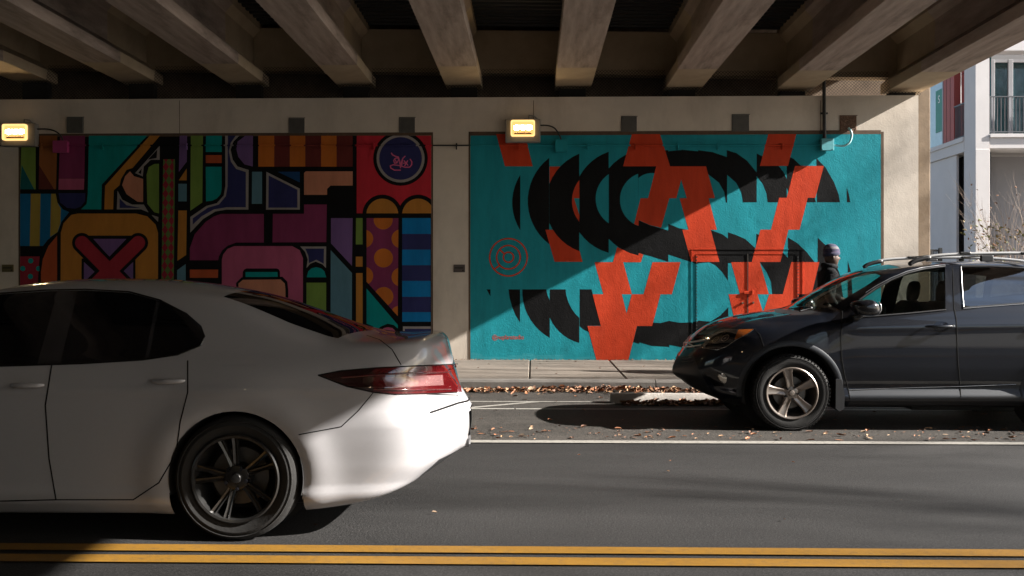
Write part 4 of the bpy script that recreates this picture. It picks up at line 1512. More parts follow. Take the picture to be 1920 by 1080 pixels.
    dc.build('brake_disc', [M_DISC, M_LINER], w_)
    return w_


def well(mb, cx, cz, R, yin, yout):
    """wheel house: half tunnel with an inner wall"""
    n = 40; vs = []
    for k in range(n + 1):
        a = -PI * .08 + PI * 1.16 * k / n
        vs += [(cx + R * math.cos(a), yout, cz + R * math.sin(a)), (cx + R * math.cos(a), yin, cz + R * math.sin(a))]
    mb.add(vs, [(2 * i, 2 * i + 1, 2 * i + 3, 2 * i + 2) for i in range(n)])
    mb.add([(cx + R * math.cos(2 * PI * k / 24), yin, cz + R * math.sin(2 * PI * k / 24)) for k in range(24)], [tuple(range(24))])


# ================================================================ dark SUV
SUV_YN = 8.93                                  # near side plane of the body
SUV_HW = .918
SUV_Y = SUV_YN + SUV_HW
wx = float(at(1485.5, 744.7, SUV_YN)[0])
SUV_X = wx - .955
AXF, AXR, WZ = .955, .955 + 2.66, .364

suv_top = pchip([-.3, .05, .12, .19, .26, .345, .445, .59, .775, .98, 1.13, 1.22, 1.32, 1.45, 1.62, 1.76, 1.90, 2.05, 2.25, 2.6, 3.0, 3.4, 3.8, 4.1, 4.25, 4.36, 4.46, 4.54, 4.8],
                [.30, .70, .80, .875, .93, .985, 1.03, 1.073, 1.108, 1.138, 1.162, 1.19, 1.247, 1.325, 1.42, 1.492, 1.548, 1.588, 1.622, 1.648, 1.65, 1.638, 1.612, 1.57, 1.52, 1.40, 1.20, 1.02, .5])
suv_k = pchip([0, .5, 1.0, 1.3, 1.8, 2.1, 2.6, 3.8, 4.5], [.22, .16, .26, .36, .30, .18, 0, -.03, -.16])
suv_plan = spline([-.02, .03, .10, .22, .4, .6, .85, 1.3, 2.2, 3.3, 3.8, 4.15, 4.36, 4.47, 4.54, 4.575], [.42, .56, .675, .775, .85, .892, .912, .918, .918, .918, .912, .885, .845, .79, .70, .60])
suv_nose = pchip([.1, .25, .33, .42, .5, .62, .70, .78, .86, .95, 1.2], [.40, .28, .18, .11, .075, .065, .068, .088, .13, .19, .5])
suv_tail = pchip([.1, .25, .4, .55, .7, .9, 1.1, 1.3, 1.6], [.16, .08, .015, 0, .02, .05, .07, .14, .3])
suv_sec = pchip([.1, .2, .27, .295, .33, .385, .405, .43, .50, .62, .78, .92, 1.02, 1.08, 1.14, 1.20, 1.35, 1.5, 1.6, 1.68, 1.8],
                [.13, .085, .048, .020, .014, .040, .052, .046, .030, .012, .004, .006, .016, .026, .044, .068, .118, .172, .222, .30, .5])
suv_bot = pchip([-.2, .05, .12, .3, .5, .7, 1.2, 3.4, 4.0, 4.5, 4.7], [.50, .40, .345, .265, .205, .19, .215, .225, .26, .34, .42])


def suv_F(u, y, z):
    ay = np.abs(y)
    uu = np.where(u < 2.3, u - suv_nose(z), u + suv_tail(z))
    w = suv_plan(np.clip(uu, -.35, 4.75)) - suv_sec(z)
    for ax in (AXF, AXR):
        r = np.sqrt((u - ax) ** 2 + (z - WZ) ** 2)
        w = w + .003 * np.exp(-((r - .47) / .085) ** 2) * np.clip((r - .2) * 5, 0, 1) * (z < 1.05)
    # shoulder crease running back along the doors
    zc = .985 + .035 * np.clip((u - 1.2) / 2.4, 0, 1.3)
    w = w + .012 * np.exp(-((z - zc) / .045) ** 2) * np.clip((u - 1.15) / .5, 0, 1)
    cr = .055 * np.clip((1.25 - u) / .4, 0, 1) + .045 * np.clip((u - 1.9) / .4, 0, 1) + .03
    zt_ = suv_top(u - suv_k(u) * y * y) - cr * y * y
    # raised fender edges on the bonnet
    zt_ = zt_ + .012 * np.exp(-((ay - .62) / .09) ** 2) * np.clip((1.2 - u) / .3, 0, 1) * np.clip((u - .3) / .2, 0, 1)
    dz = (suv_top(u + .02) - suv_top(u - .02)) / .04
    f2 = (z - zt_) / np.sqrt(1 + np.minimum(dz * dz, 6))
    f1 = (ay - w) * .92
    k = .10 - .05 * np.clip((u - 1.3) / .3, 0, 1) + .03 * np.clip((u - 2.1) / .4, 0, 1)
    f = smax(f1, f2, k)
    return smax(f, suv_bot(u) - z, .05)


suv = Car(suv_F, SUV_X, SUV_Y, 4.575)
t_suv = thing('suv_car', 'dark blue-grey SUV parked at the kerb facing left, with roof rails', 'car', (SUV_X + 2.3, SUV_Y, 0))
M_SUV = pmat('suv_paint', (.0048, .0060, .0096), .36, var=.04, ns=60, metal=.05, coat=.9, spec=.12)
M_CLAD = pmat('suv_cladding', (.018, .0205, .025), .45, var=.1, ns=30, spec=.4)
M_SUVGLASS = glassmat('suv_clear_glass', (.76, .83, .78), 1.6)
M_PRIV = glassmat('suv_privacy_glass', (.24, .26, .25), 2.4)
M_LENS = pmat('headlamp_dark_lens', (.010, .010, .011), .06, var=.1, ns=30, spec=.8, coat=1.0)
M_AMBER = pmat('amber_lens', (.26, .065, .012), .18, var=.15, ns=60, spec=.6, coat=.6)
M_LAMPI = pmat('headlamp_inner_chrome', (.5, .48, .44), .15, var=.1, metal=1.0)
M_TRIM = pmat('cabin_lining', (.03, .029, .028), .8, var=.1)
M_SEAT = pmat('seat_fabric', (.022, .021, .021), .85, var=.2, ns=40, bump=.2, bs=120)

DOOR_F = [(1578, 580), (1577, 640), (1578, 672), (1584, 706), (1591, 732), (1691, 728.5), (1800, 725.8), (1799, 712), (1796, 677), (1794.5, 640), (1793, 600), (1788.5, 579)]
DOOR_R = [(1788.5, 579), (1793, 600), (1794.5, 640), (1796, 677), (1799, 712), (1800, 725.8), (1880, 723.5), (1905, 722), (1935, 690), (1975, 655), (2003, 640), (2010, 600), (2010, 560), (1920, 568)]
for nm, pl in (('door', DOOR_F), ('rear_door', DOOR_R)): suv.cut(nm, pl)
suv.cut('cladding', [(1590.5, 732), (1691, 728.5), (1800, 725.8), (1905, 722), (1960, 719), (1960, 739), (1905, 741), (1800, 745.5), (1594, 752.5)])
suv.cut('sill_trim', [(1594, 752.5), (1800, 745.5), (1905, 741), (1960, 739), (1990, 800), (1560, 800)])
suv.cut('lower_trim', [(1255, 668), (1301, 668), (1309, 690), (1327, 722), (1341, 747.5), (1398, 747.5), (1402, 800), (1300, 800), (1255, 740)], cond=lambda c: c.x < .7)
suv.cut('grille', [(1276, 650), (1288, 632), (1297, 626.5), (1335, 627), (1318, 651), (1283, 655)], cond=lambda c: c.x < .5)
suv.cut('headlight', [(1318, 652), (1309, 648), (1320, 635.5), (1334.6, 627), (1356, 620.8), (1385, 617.2), (1414, 616.5), (1404.5, 624), (1380, 637), (1361, 649.5), (1344, 656)])
suv.cut('turn_signal', [(1385, 617.2), (1414, 616.5), (1404.5, 624), (1377, 637), (1381.6, 624)])
suv.cut('fog_recess', [(1319, 696.4), (1351.5, 695), (1359, 705), (1358.7, 724), (1339.5, 724), (1327.4, 712)])
suv.cut('mirror_sail', [(1557.5, 602), (1578, 581), (1611.5, 560), (1609, 594), (1590, 605.5), (1577, 606.5), (1565, 606)])
suv.cut('windshield', [(1568, 571.5), (1587, 558), (1624, 536), (1655, 514.5), (1640, 507.5), (1598, 499), (1500, 520), (1440, 560), (1462, 579), (1500, 583), (1540, 579)], cond=lambda c: 1.15 < c.x < 2.25)
suv.cut('cowl', [(1462, 579), (1500, 583), (1540, 579), (1520, 588), (1500, 591), (1455, 586), (1445, 575)], cond=lambda c: .95 < c.x < 1.5)
suv.cut('front_window', [(1612, 590.5), (1611, 563), (1618, 556), (1642, 540.5), (1670, 525.5), (1700, 513), (1729, 505.5), (1772, 499.6), (1773, 580), (1700, 587), (1640, 592)])
suv.cut('rear_window', [(1801.5, 500), (1850, 499.8), (1890, 501.5), (1930, 504.5), (1985, 512), (1998, 562), (1920, 567.5), (1806, 576)])
suv.cut('quarter_window', [(1999, 514), (2045, 524), (2075, 538), (2078, 552), (2011, 561)])
suv.cut('tail_window', [(0.01, 1.12), (-.66, 1.12), (-.60, 1.50), (-.5, 1.54), (.01, 1.56)], mode='front', cond=lambda c: c.x > 4.0)
suv.cut('tail_light', [(4.20, 1.02), (4.66, 1.02), (4.66, .86), (4.35, .88)], mode='side', cond=lambda c: c.x > 4.1)
for ax in (AXF, AXR):
    suv.cut('hole', [(ax + .452 * math.cos(2 * PI * k / 40), WZ + .452 * math.sin(2 * PI * k / 40)) for k in range(40)], mode='side', cond=lambda c: c.y < -.60 and c.z < 1.0)
    suv.paint_below('hole', lambda c, f: c.z < WZ and abs(c.x - ax) < .44 and c.y < -.58)
body = suv.part('body', M_SUV, t_suv)
for nm, mt_, on in (('door', M_SUV, 'door'), ('rear_door', M_SUV, 'rear_door'), ('cladding', M_CLAD, 'sill_cladding'), ('sill_trim', M_PLAST, 'sill_trim'),
                    ('fog_recess', M_GLOSSB, 'fog_lamp_recess'), ('mirror_sail', M_GLOSSB, 'mirror_sail'), ('front_window', M_SUVGLASS, 'front_window'),
                    ('rear_window', M_PRIV, 'rear_window'), ('quarter_window', M_PRIV, 'quarter_window'),
                    ('tail_light', pmat('tail_red', (.25, .01, .01), .15, coat=.6), 'tail_light')):
    suv.part(nm, mt_, t_suv, on, pair=True)
suv.part('lower_trim', M_PLAST, t_suv, 'bumper_trim'); suv.part('grille', M_GLOSSB, t_suv)
hl = suv.part('headlight', M_LENS, t_suv, pair=True); suv.part('turn_signal', M_AMBER, hl, pair=True)
suv.part('windshield', M_SUVGLASS, t_suv); suv.part('cowl', M_PLAST, t_suv); suv.part('tail_window', M_PRIV, t_suv)
# inner lining so that the shell is not hollow when seen through the glass
suv.paint_below('body', lambda c, f: False)
ln_names = ('body', 'door', 'rear_door')
keep = {}
suv.names.append('lining'); kl = len(suv.names) - 1
old = [(f, f[suv.pl]) for f in suv.bm.faces]
for f, k in old:
    c = f.calc_center_median()
    if suv.names[k] in ln_names and c.z > .55 and 1.25 < c.x < 4.5: f[suv.pl] = kl
suv.part('lining', M_TRIM, t_suv, 'cabin_lining', off=-.03)
for f, k in old: f[suv.pl] = k

# trims and gaps
def rib(car, name, mat, pts, width, parent=None, **kw):
    m_ = MB(); car.ribbon(m_, pts, width, mirror=False, **kw)
    return pair(m_, name, mat, parent, car.yc, smooth=True)


for pts, wd in (([(1579, 583), (1577, 640), (1578, 672), (1584, 706), (1591, 732), (1594.3, 752)], .011), ([(1788.5, 578), (1793, 600), (1794.5, 640), (1796, 677), (1799, 712), (1801.5, 745)], .012),
                ([(1785.8, 497), (1788.5, 578)], .009), ([(1591, 732), (1691, 728.3), (1800, 725.6), (1905, 721.8)], .009), ([(1577.5, 583), (1562, 571.5)], .009),
                ([(1337, 625), (1352, 616), (1400, 604.5), (1440, 595), (1475, 586)], .008), ([(1414, 617), (1425, 628), (1432, 650), (1437, 661)], .007)):
    rib(suv, 'panel_gap', M_GAP, pts, wd, t_suv)
rib(suv, 'cladding_edge', M_CHROME, [(1591, 730.9), (1691, 727.3), (1800, 724.6), (1905, 720.7)], .0035, t_suv, off=.0022)
for pts, wd, th in (([(1607, 594), (1640, 592.6), (1700, 587.8), (1774, 580.8)], .016, .004), ([(1806, 577), (1920, 568.3), (2000, 562.5), (2078, 553)], .016, .004),
                    ([(1611, 561.5), (1642, 539.5), (1670, 524.5), (1700, 512), (1729, 504.6), (1772, 498.7)], .020, .004), ([(1801.5, 499), (1850, 498.8), (1890, 500.5), (1930, 503.6), (1985, 511), (2045, 523)], .020, .004)):
    rib(suv, 'window_trim', M_PLAST, pts, wd, t_suv, off=.003, thick=th)
for pts, wd, th in (([(1801.6, 500), (1804, 540), (1806.5, 577)], .009, .002), ([(1806, 578.6), (1920, 569.8), (2000, 564), (2078, 555)], .006, .003),
                    ([(1623, 549), (1642, 536.4), (1670, 521.5), (1700, 509), (1729, 501.8), (1772, 496)], .004, 0)):
    rib(suv, 'window_bright_strip', M_CHROME, pts, wd, t_suv, off=.004, thick=th)
for pts, wd in (([(1283, 643.5), (1300, 641.5), (1328, 637)], .014), ([(1281, 651), (1300, 650), (1316, 647.5)], .012)):
    rib(suv, 'grille_bar', M_CHROME, pts, wd, t_suv, off=.006, thick=.006)
for pts in ([(1281, 671.5), (1290, 671.5), (1299, 671)], [(1280, 677), (1290, 678), (1301, 678)]):
    rib(suv, 'bumper_slat', M_GLOSSB, pts, .010, t_suv, off=.004, thick=.004)
# lamp innards showing in the dark lens
for px, py, r_ in ((1325, 643.5, .030), (1342, 637, .040), (1360, 634, .045)):
    c = suv.hit(px, py, .0012); n_ = suv.nrm(c)
    a_ = np.cross(n_, [0, 0, 1.0]); a_ /= np.linalg.norm(a_); b_ = np.cross(n_, a_); li = MB()
    for q0, q1 in ((.78, 1.0), (0.0, .22)):
        vs = []; k_ = 20
        for j in range(k_):
            w_ = 2 * PI * j / k_
            for q in (q0, q1): vs.append(c + (a_ * math.cos(w_) * q + b_ * math.sin(w_) * q) * r_ * np.array([1, 1, 1]) + n_ * .0008)
        li.add(vs, [(2 * j, 2 * j + 1, (2 * j + 3) % (2 * k_), (2 * j + 2) % (2 * k_)) for j in range(k_)])
    pair(li, 'lamp_ring', M_LAMPI, hl, SUV_Y)
rib(suv, 'lamp_rim', M_LAMPI, [(1319, 652.2), (1309, 648), (1320, 635.5), (1334.6, 627), (1356, 620.8), (1385, 617), (1414, 616.4)], .004, hl, off=.0015)
rib(suv, 'lamp_rim', M_LAMPI, [(1414, 616.4), (1404.5, 624.2), (1380, 637.3), (1361, 650), (1344, 656.2), (1319, 652.2)], .006, hl, off=.0015)
fl = MB()
c = suv.hit(1354.5, 709.5, .004); n_ = suv.nrm(c); a_ = np.cross(n_, [0, 0, 1.0]); a_ /= np.linalg.norm(a_); b_ = np.cross(n_, a_)
vs = [c + n_ * .02]
for j in range(20): vs.append(c + (a_ * math.cos(2 * PI * j / 20) * .045 + b_ * math.sin(2 * PI * j / 20) * .055))
fl.add(vs, [(0, 1 + j, 1 + (j + 1) % 20) for j in range(20)])
pair(fl, 'fog_lamp', M_LAMPI, t_suv, SUV_Y, smooth=True)
# arch trims
for ax in (AXF, AXR):
    tm = MB()
    vs = []; n = 48
    cw = np.array([SUV_X + ax, 0, WZ])
    for k in range(n + 1):
        a = -PI * .03 + PI * 1.06 * k / n
        for r_, o_ in ((.446, -.03), (.448, .004), (.456, .007), (.488, .006), (.500, .0005)):
            u_, z_ = ax + r_ * math.cos(a), WZ + r_ * math.sin(a)
            # surface y by bisection from outside
            lo_, hi_ = -1.2, -.5
            for _ in range(24):
                m_ = .5 * (lo_ + hi_)
                if suv_F(np.array(u_), np.array(m_), np.array(max(z_, .30))) < 0: hi_ = m_
                else: lo_ = m_
            vs.append((SUV_X + u_, SUV_Y + lo_ - o_, z_))
    tm.add(vs, [(5 * i + j, 5 * i + j + 1, 5 * i + 6 + j, 5 * i + 5 + j) for i in range(n) for j in range(4)])
    pair(tm, 'arch_trim', M_CLAD, t_suv, SUV_Y, smooth=True)
# wheel houses, underbody
for ax in (AXF, AXR):
    wh = MB(); well(wh, SUV_X + ax, WZ, .45, SUV_Y - .58, SUV_Y - .90); pair(wh, 'wheel_house', M_LINER, t_suv, SUV_Y)
wh = MB()
wh.box(SUV_X + .5, SUV_X + 4.2, SUV_Y - .55, SUV_Y + .55, .19, .30)
wh.box(SUV_X + 2.2, SUV_X + 2.9, SUV_Y - .6, SUV_Y - .3, .165, .28, bev=.02)
wh.build('underbody', M_LINER, t_suv)
# mud flaps
mf = MB()
for ax in (AXF,):
    pl = [(at(1567.5, 711, SUV_YN)), (at(1578, 711, SUV_YN)), (at(1584, 740, SUV_YN)), (at(1583, 767, SUV_YN)), (at(1574, 771.5, SUV_YN)), (at(1567, 766, SUV_YN))]
    mf.prism_y([(p[0], p[2]) for p in pl], SUV_YN + .0, SUV_YN + .16)
pair(mf, 'mud_flap', M_PLAST, t_suv, SUV_Y)
sp = [(math.radians(a), 0) for a in (100, 28, -44, -116, 172)]
M_RIM = pmat('bronze_grey_alloy', (.235, .20, .175), .36, var=.10, ns=40, metal=.85)
for ax in (AXF, AXR):
    make_wheel(t_suv, SUV_X + ax, SUV_YN + .115, WZ, .367, .246, .230, (M_RIM, M_LINER), sp, -1)
    make_wheel(t_suv, SUV_X + ax, 2 * SUV_Y - SUV_YN - .115, WZ, .367, .246, .230, (M_RIM, M_LINER), sp, 1)
# wing mirrors
mm = MB()
c = at(1622, 577, SUV_YN - .09)
vs = []; nu, nv = 22, 14
for i in range(nv + 1):
    t = -PI / 2 + PI * i / nv
    for j in range(nu):
        p = 2 * PI * j / nu
        e = lambda q, k: math.copysign(abs(q) ** k, q)
        x_ = .128 * e(math.cos(t), .62) * e(math.cos(p), .75); y_ = .115 * e(math.cos(t), .7) * e(math.sin(p), .8); z_ = .078 * e(math.sin(t), .75)
        x_ += (-.02 * (z_ / .078)) ; z_ *= 1 - .18 * (x_ < 0) * abs(x_) / .128
        vs.append((c[0] + x_, c[1] + y_, c[2] + z_))
mm.add(vs, [(i * nu + j, i * nu + (j + 1) % nu, (i + 1) * nu + (j + 1) % nu, (i + 1) * nu + j) for i in range(nv) for j in range(nu)])
b0 = suv.hit(1597, 597, 0)
mm.tube([b0, (b0[0] + .02, b0[1] - .06, b0[2] + .0), (c[0] - .03, c[1] + .02, c[2] - .045)], [.038, .034, .045], 10)
mir = pair(mm, 'wing_mirror', M_GLOSSB, t_suv, SUV_Y, smooth=True)
me_ = MB()
me_.tube([(c[0] + .118, c[1] - .04, c[2] - .055), (c[0] + .131, c[1] - .05, c[2] - .02), (c[0] + .129, c[1] - .05, c[2] + .025), (c[0] + .112, c[1] - .04, c[2] + .055)], .006, 6)
pair(me_, 'mirror_edge', M_CHROME, mir, SUV_Y, smooth=True)
# door handles
for px0, px1, py in ((1735, 1788, 612), (1948, 1996, 603)):
    n = 14; vs = []; hd = MB()
    for k in range(n + 1):
        t = k / n; px = px0 + (px1 - px0) * t
        b_ = suv.hit(px, py - 1.0 * t * 0, 0); o_ = .038 * math.sin(PI * min(max((t - .02) / .96, 0), 1)) ** .5
        r_ = .0125 * (.5 + .5 * math.sin(PI * t) ** .4)
        for j in range(8):
            w_ = 2 * PI * j / 8
            vs.append((b_[0], b_[1] - o_ + r_ * .8 * math.cos(w_), b_[2] + r_ * 1.25 * math.sin(w_)))
    hd.add(vs, [(8 * i + j, 8 * i + (j + 1) % 8, 8 * i + 8 + (j + 1) % 8, 8 * i + 8 + j) for i in range(n) for j in range(8)])
    pair(hd, 'door_handle', M_SUV, t_suv, SUV_Y, smooth=True)
for cx_, cy_ in ((1765, 612), (1975, 603)):
    P_ = [(cx_ + 15 * math.cos(2 * PI * k / 20), cy_ + 9.5 * math.sin(2 * PI * k / 20)) for k in range(20)]
    hr = MB(); vs = [suv.hit(cx_, cy_, .001)] + [suv.hit(x_, y_, .001) for x_, y_ in P_]
    hr.add(vs, [(0, 1 + (k + 1) % 20, 1 + k) for k in range(20)])
    pair(hr, 'handle_recess', M_GLOSSB, t_suv, SUV_Y)
lk = MB(); c = suv.hit(1785.5, 611.5, .03); lk.lathe([(0, -.012), (.009, -.012), (.010, 0)], c, 10); lk.build('door_lock', M_CHROME, t_suv)
# roof rails and cross bars
M_RAILS = pmat('silver_rail_paint', (.30, .30, .30), .38, var=.05, metal=.25)
rl = MB(); rf_ = MB(); YR = SUV_Y - .63
rp = [at(1716, 489.5, YR), at(1735, 483, YR), at(1760, 479, YR), at(1800, 476.6, YR), at(1860, 475, YR), at(1930, 475, YR), at(2000, 478, YR), at(2050, 483.5, YR), at(2075, 490, YR)]
rl.tube(crv(rp, 4), .0165, 10)
pair(rl, 'roof_rail', M_RAILS, t_suv, SUV_Y, smooth=True)
ft = [at(1704, 497, YR), at(1712, 491, YR), at(1726, 486.2, YR), at(1745, 482.5, YR)]
rf_.tube(crv(ft, 4), [.010] + [.023] * 11 + [.017], 8); pair(rf_, 'rail_foot', M_PLAST, t_suv, SUV_Y, smooth=True)
for px, py in ((1850, 481), (1990, 484), (2072, 494)):
    rf_ = MB(); p = at(px, py, YR); rf_.box(p[0] - .06, p[0] + .06, YR - .018, YR + .018, p[2] - .05, p[2] + .012, bev=.008)
    pair(rf_, 'rail_foot', M_PLAST, t_suv, SUV_Y)
for px in (1808, 1922):
    p = at(px, 474.5, YR)
    cb = MB()
    cb.prism_y([(p[0] - .040, p[2] - .001), (p[0] - .02, p[2] + .008), (p[0] + .02, p[2] + .008), (p[0] + .042, p[2] - .001), (p[0], p[2] - .007)], YR - .03, 2 * SUV_Y - YR + .03)
    for yy in (YR, 2 * SUV_Y - YR): cb.box(p[0] - .05, p[0] + .055, yy - .026, yy + .026, p[2] - .016, p[2] + .011, bev=.009)
    cb.build('roof_cross_bar', M_PLAST, t_suv)
# wiper
for pts in ([(1478, 581.5), (1492, 580), (1507, 577.5), (1522, 578.5)], [(1499, 585.5), (1510, 583), (1524, 579)]):
    P_ = [suv.hit(x_, y_, .012) for x_, y_ in pts]
    wp = MB(); wp.tube(crv(P_, 3), .007, 6); wp.build('wiper', M_PLAST, t_suv, smooth=True)
# cabin
cb = MB(); X0 = SUV_X; Y0_ = SUV_Y
cb.box(X0 + 1.35, X0 + 1.78, Y0_ - .70, Y0_ + .70, .75, 1.075, bev=.05); cb.build('dashboard', M_TRIM, t_suv)
cb = MB(); cb.box(X0 + 1.3, X0 + 4.3, Y0_ - .80, Y0_ + .80, .34, .40); cb.build('cabin_floor', M_TRIM, t_suv)


def seat(xs, yc, w_, hr_):
    sb = MB()
    sb.box(xs - .45, xs + .08, yc - w_, yc + w_, .58, .74, bev=.06)
    # reclined back
    vs = []
    for zz, xo, dp, ww_ in ((.66, 0, .09, 1.0), (.85, .05, .085, 1.0), (1.05, .10, .075, .96), (1.20, .14, .06, .80), (1.235, .15, .045, .55)):
        vs += [(xs + xo - dp, yc - w_ * ww_ * .86, zz), (xs + xo - dp, yc + w_ * ww_ * .86, zz), (xs + xo, yc + w_ * ww_, zz), (xs + xo + dp, yc + w_ * ww_ * .86, zz), (xs + xo + dp, yc - w_ * ww_ * .86, zz), (xs + xo, yc - w_ * ww_, zz)]
    fs = [(6 * i + j, 6 * i + (j + 1) % 6, 6 * i + 6 + (j + 1) % 6, 6 * i + 6 + j) for i in range(4) for j in range(6)] + [tuple(range(24, 30))]
    sb.add(vs, fs)
    o = sb.build('seat', M_SEAT, t_suv, smooth=True, angle=50)
    hm = MB()
    rings = [(1.225, .07, .6), (1.25, .105, .9), (1.31, .125, 1.0), (1.38, .120, 1.0), (1.425, .095, .85), (1.442, .05, .5)]
    vs = []
    for zz, hx_, q in rings:
        for k in range(14):
            a = 2 * PI * k / 14
            vs.append((xs + .19 + .055 * q * math.cos(a) + (zz - 1.3) * .15, yc + hx_ * hr_ * math.sin(a), zz))
    hm.add(vs, [(14 * i + j, 14 * i + (j + 1) % 14, 14 * i + 14 + (j + 1) % 14, 14 * i + 14 + j) for i in range(5) for j in range(14)] + [tuple(range(70, 84))])
    hm.tube([(xs + .16, yc - .05, 1.15), (xs + .18, yc - .05, 1.26)], .007, 6); hm.tube([(xs + .16, yc + .05, 1.15), (xs + .18, yc + .05, 1.26)], .007, 6)
    hm.build('headrest', M_SEAT, o, smooth=True)


seat(SUV_X + 2.42, SUV_Y - .37, .25, 1.0); seat(SUV_X + 2.42, SUV_Y + .37, .25, 1.0)
sb = MB(); sb.box(SUV_X + 3.0, SUV_X + 3.5, SUV_Y - .65, SUV_Y + .65, .58, .76, bev=.05); sb.box(SUV_X + 3.42, SUV_X + 3.6, SUV_Y - .65, SUV_Y + .65, .7, 1.22, bev=.05)
sb.build('rear_seat', M_SEAT, t_suv)
sw = MB()
cst = (SUV_X + 1.93, SUV_Y - .37, 1.02); n = 28; vs = []
for k in range(n):
    a = 2 * PI * k / n
    for j in range(6):
        b = 2 * PI * j / 6
        rr_ = .18 + .014 * math.cos(b)
        yy, zz, xx = rr_ * math.cos(a), rr_ * math.sin(a), .014 * math.sin(b)
        vs.append((cst[0] + xx * .9 + zz * .42, cst[1] + yy, cst[2] + zz * .9 - xx * .42))
sw.add(vs, [(6 * i + j, 6 * i + (j + 1) % 6, 6 * ((i + 1) % n) + (j + 1) % 6, 6 * ((i + 1) % n) + j) for i in range(n) for j in range(6)])
sw.tube([(cst[0], cst[1] - .17, cst[2]), (cst[0], cst[1] + .17, cst[2])], .018, 6)
sw.build('steering_wheel', M_TRIM, t_suv, smooth=True)

# ================================================================ white saloon
SED_YN = 4.98
SED_HW = .918
SED_Y = SED_YN + SED_HW
SED_AXR, SED_AXF, SWZ = 3.80, .975, .338
sx_ = float(at(440, 905, SED_YN)[0])
SED_X = sx_ - SED_AXR

sed_top = pchip([-.3, 0, .08, .16, .3, .5, .9, 1.25, 1.42, 1.6, 1.9, 2.15, 2.4, 2.7, 3.0, 3.3, 3.5, 3.7, 4.0, 4.25, 4.36, 4.46, 4.6, 4.74, 4.79, 4.84, 4.88, 4.95, 5.2],
                [.3, .58, .68, .74, .80, .855, .925, .985, 1.02, 1.12, 1.275, 1.365, 1.412, 1.430, 1.428, 1.405, 1.375, 1.335, 1.24, 1.145, 1.105, 1.085, 1.078, 1.085, 1.085, 1.05, .93, .75, .4])
sed_k = pchip([0, .6, 1.2, 1.5, 2.0, 2.6, 3.2, 3.7, 4.2, 4.5, 4.8], [.25, .2, .3, .32, .22, 0, -.10, -.22, -.20, -.08, -.10])
sed_plan = spline([-.02, .04, .12, .25, .45, .7, 1.0, 1.6, 2.6, 3.4, 3.8, 4.2, 4.5, 4.66, 4.77, 4.84, 4.89], [.40, .55, .68, .78, .85, .893, .912, .916, .918, .918, .917, .907, .882, .850, .785, .68, .52])
sed_nose = pchip([.1, .2, .3, .45, .6, .72, .85, 1.1], [.16, .08, .02, 0, .02, .07, .18, .4])
sed_tail = pchip([.1, .18, .28, .40, .50, .60, .66, .72, .85, .98, 1.06, 1.12, 1.3], [.30, .19, .10, .015, 0, .005, .04, .065, .062, .03, .022, .06, .2])
sed_sec = pchip([.1, .16, .20, .24, .30, .42, .55, .68, .80, .86, .92, .97, 1.02, 1.15, 1.3, 1.38, 1.45, 1.6],
                [.10, .060, .030, .022, .034, .026, .012, .002, 0, .006, .022, .045, .076, .155, .262, .335, .45, .7])
sed_bot = pchip([-.2, .1, .3, .7, 1.2, 3.4, 4.2, 4.5, 4.75, 4.95], [.25, .19, .15, .115, .108, .112, .14, .185, .27, .36])


def sed_F(u, y, z):
    ay = np.abs(y)
    uu = np.where(u < 2.4, u - sed_nose(z), u + sed_tail(z))
    w = sed_plan(np.clip(uu, -.35, 5.0)) - sed_sec(z)
    for ax in (SED_AXF, SED_AXR):
        r = np.sqrt((u - ax) ** 2 + (z - SWZ) ** 2)
        w = w + .022 * np.exp(-((r - .43) / .10) ** 2) * np.clip((r - .2) * 5, 0, 1) * (z < .95)
    zc = .80 + .02 * np.clip((u - 1.0) / 3, 0, 1)
    w = w + .010 * np.exp(-((z - zc) / .03) ** 2) * np.clip((u - 1.0) / .5, 0, 1)
    # haunch over the rear wheel
    w = w + .02 * np.exp(-((z - .90) / .09) ** 2) * np.exp(-((u - 4.0) / .5) ** 2)
    cr = .05 * np.clip((1.4 - u) / .4, 0, 1) + .06 * np.clip((u - 1.9) / .4, 0, 1) * np.clip((4.3 - u) / .3, 0, 1) + .03
    zt_ = sed_top(u - sed_k(u) * y * y) - cr * y * y
    dz = (sed_top(u + .02) - sed_top(u - .02)) / .04
    f2 = (z - zt_) / np.sqrt(1 + np.minimum(dz * dz, 6))
    f1 = (ay - w) * .92
    k = .10 - .04 * np.clip((u - 1.5) / .4, 0, 1) - .02 * np.clip((u - 4.3) / .3, 0, 1)
    f = smax(f1, f2, k)
    return smax(f, sed_bot(u) - z, .04)


sed = Car(sed_F, SED_X, SED_Y, 4.89)
t_sed = thing('saloon_car', 'white saloon car in the near lane, only its rear half in view', 'car', (SED_X + 2.4, SED_Y, 0))
M_SED = pmat('white_car_paint', (.268, .262, .27), .35, var=.02, ns=50, coat=.9, spec=.2)
M_TINT = pmat('dark_tinted_glass', (.004, .004, .005), .03, var=.0, spec=.6)
M_TAILR = pmat('tail_light_red', (.055, .003, .004), .12, var=.1, ns=30, spec=.6, coat=.8)
M_TAILD = pmat('tail_light_shade', (.014, .003, .004), .10, var=.1, spec=.6, coat=.8)  # near-black red paints the lamp's shaded left part
M_TAILG = pmat('tail_light_glint', (.15, .07, .07), .15, var=.1, ns=30, spec=.6, coat=.8)  # pale tone paints the white reflection on the red lens
M_PILLAR = pmat('pillar_gloss_black', (.020, .020, .022), .16, var=.05, spec=.6, coat=.5)
sed.cut('side_glass', [(376, 646), (382, 631), (376, 614), (349, 590), (300, 564.5), (241.6, 549), (161, 544.5), (86, 546), (0, 552), (-110, 572), (-240, 606), (-345, 640), (-420, 668), (-430, 690), (-300, 691), (0, 684.5), (150, 680), (268, 673), (333, 663.5)])
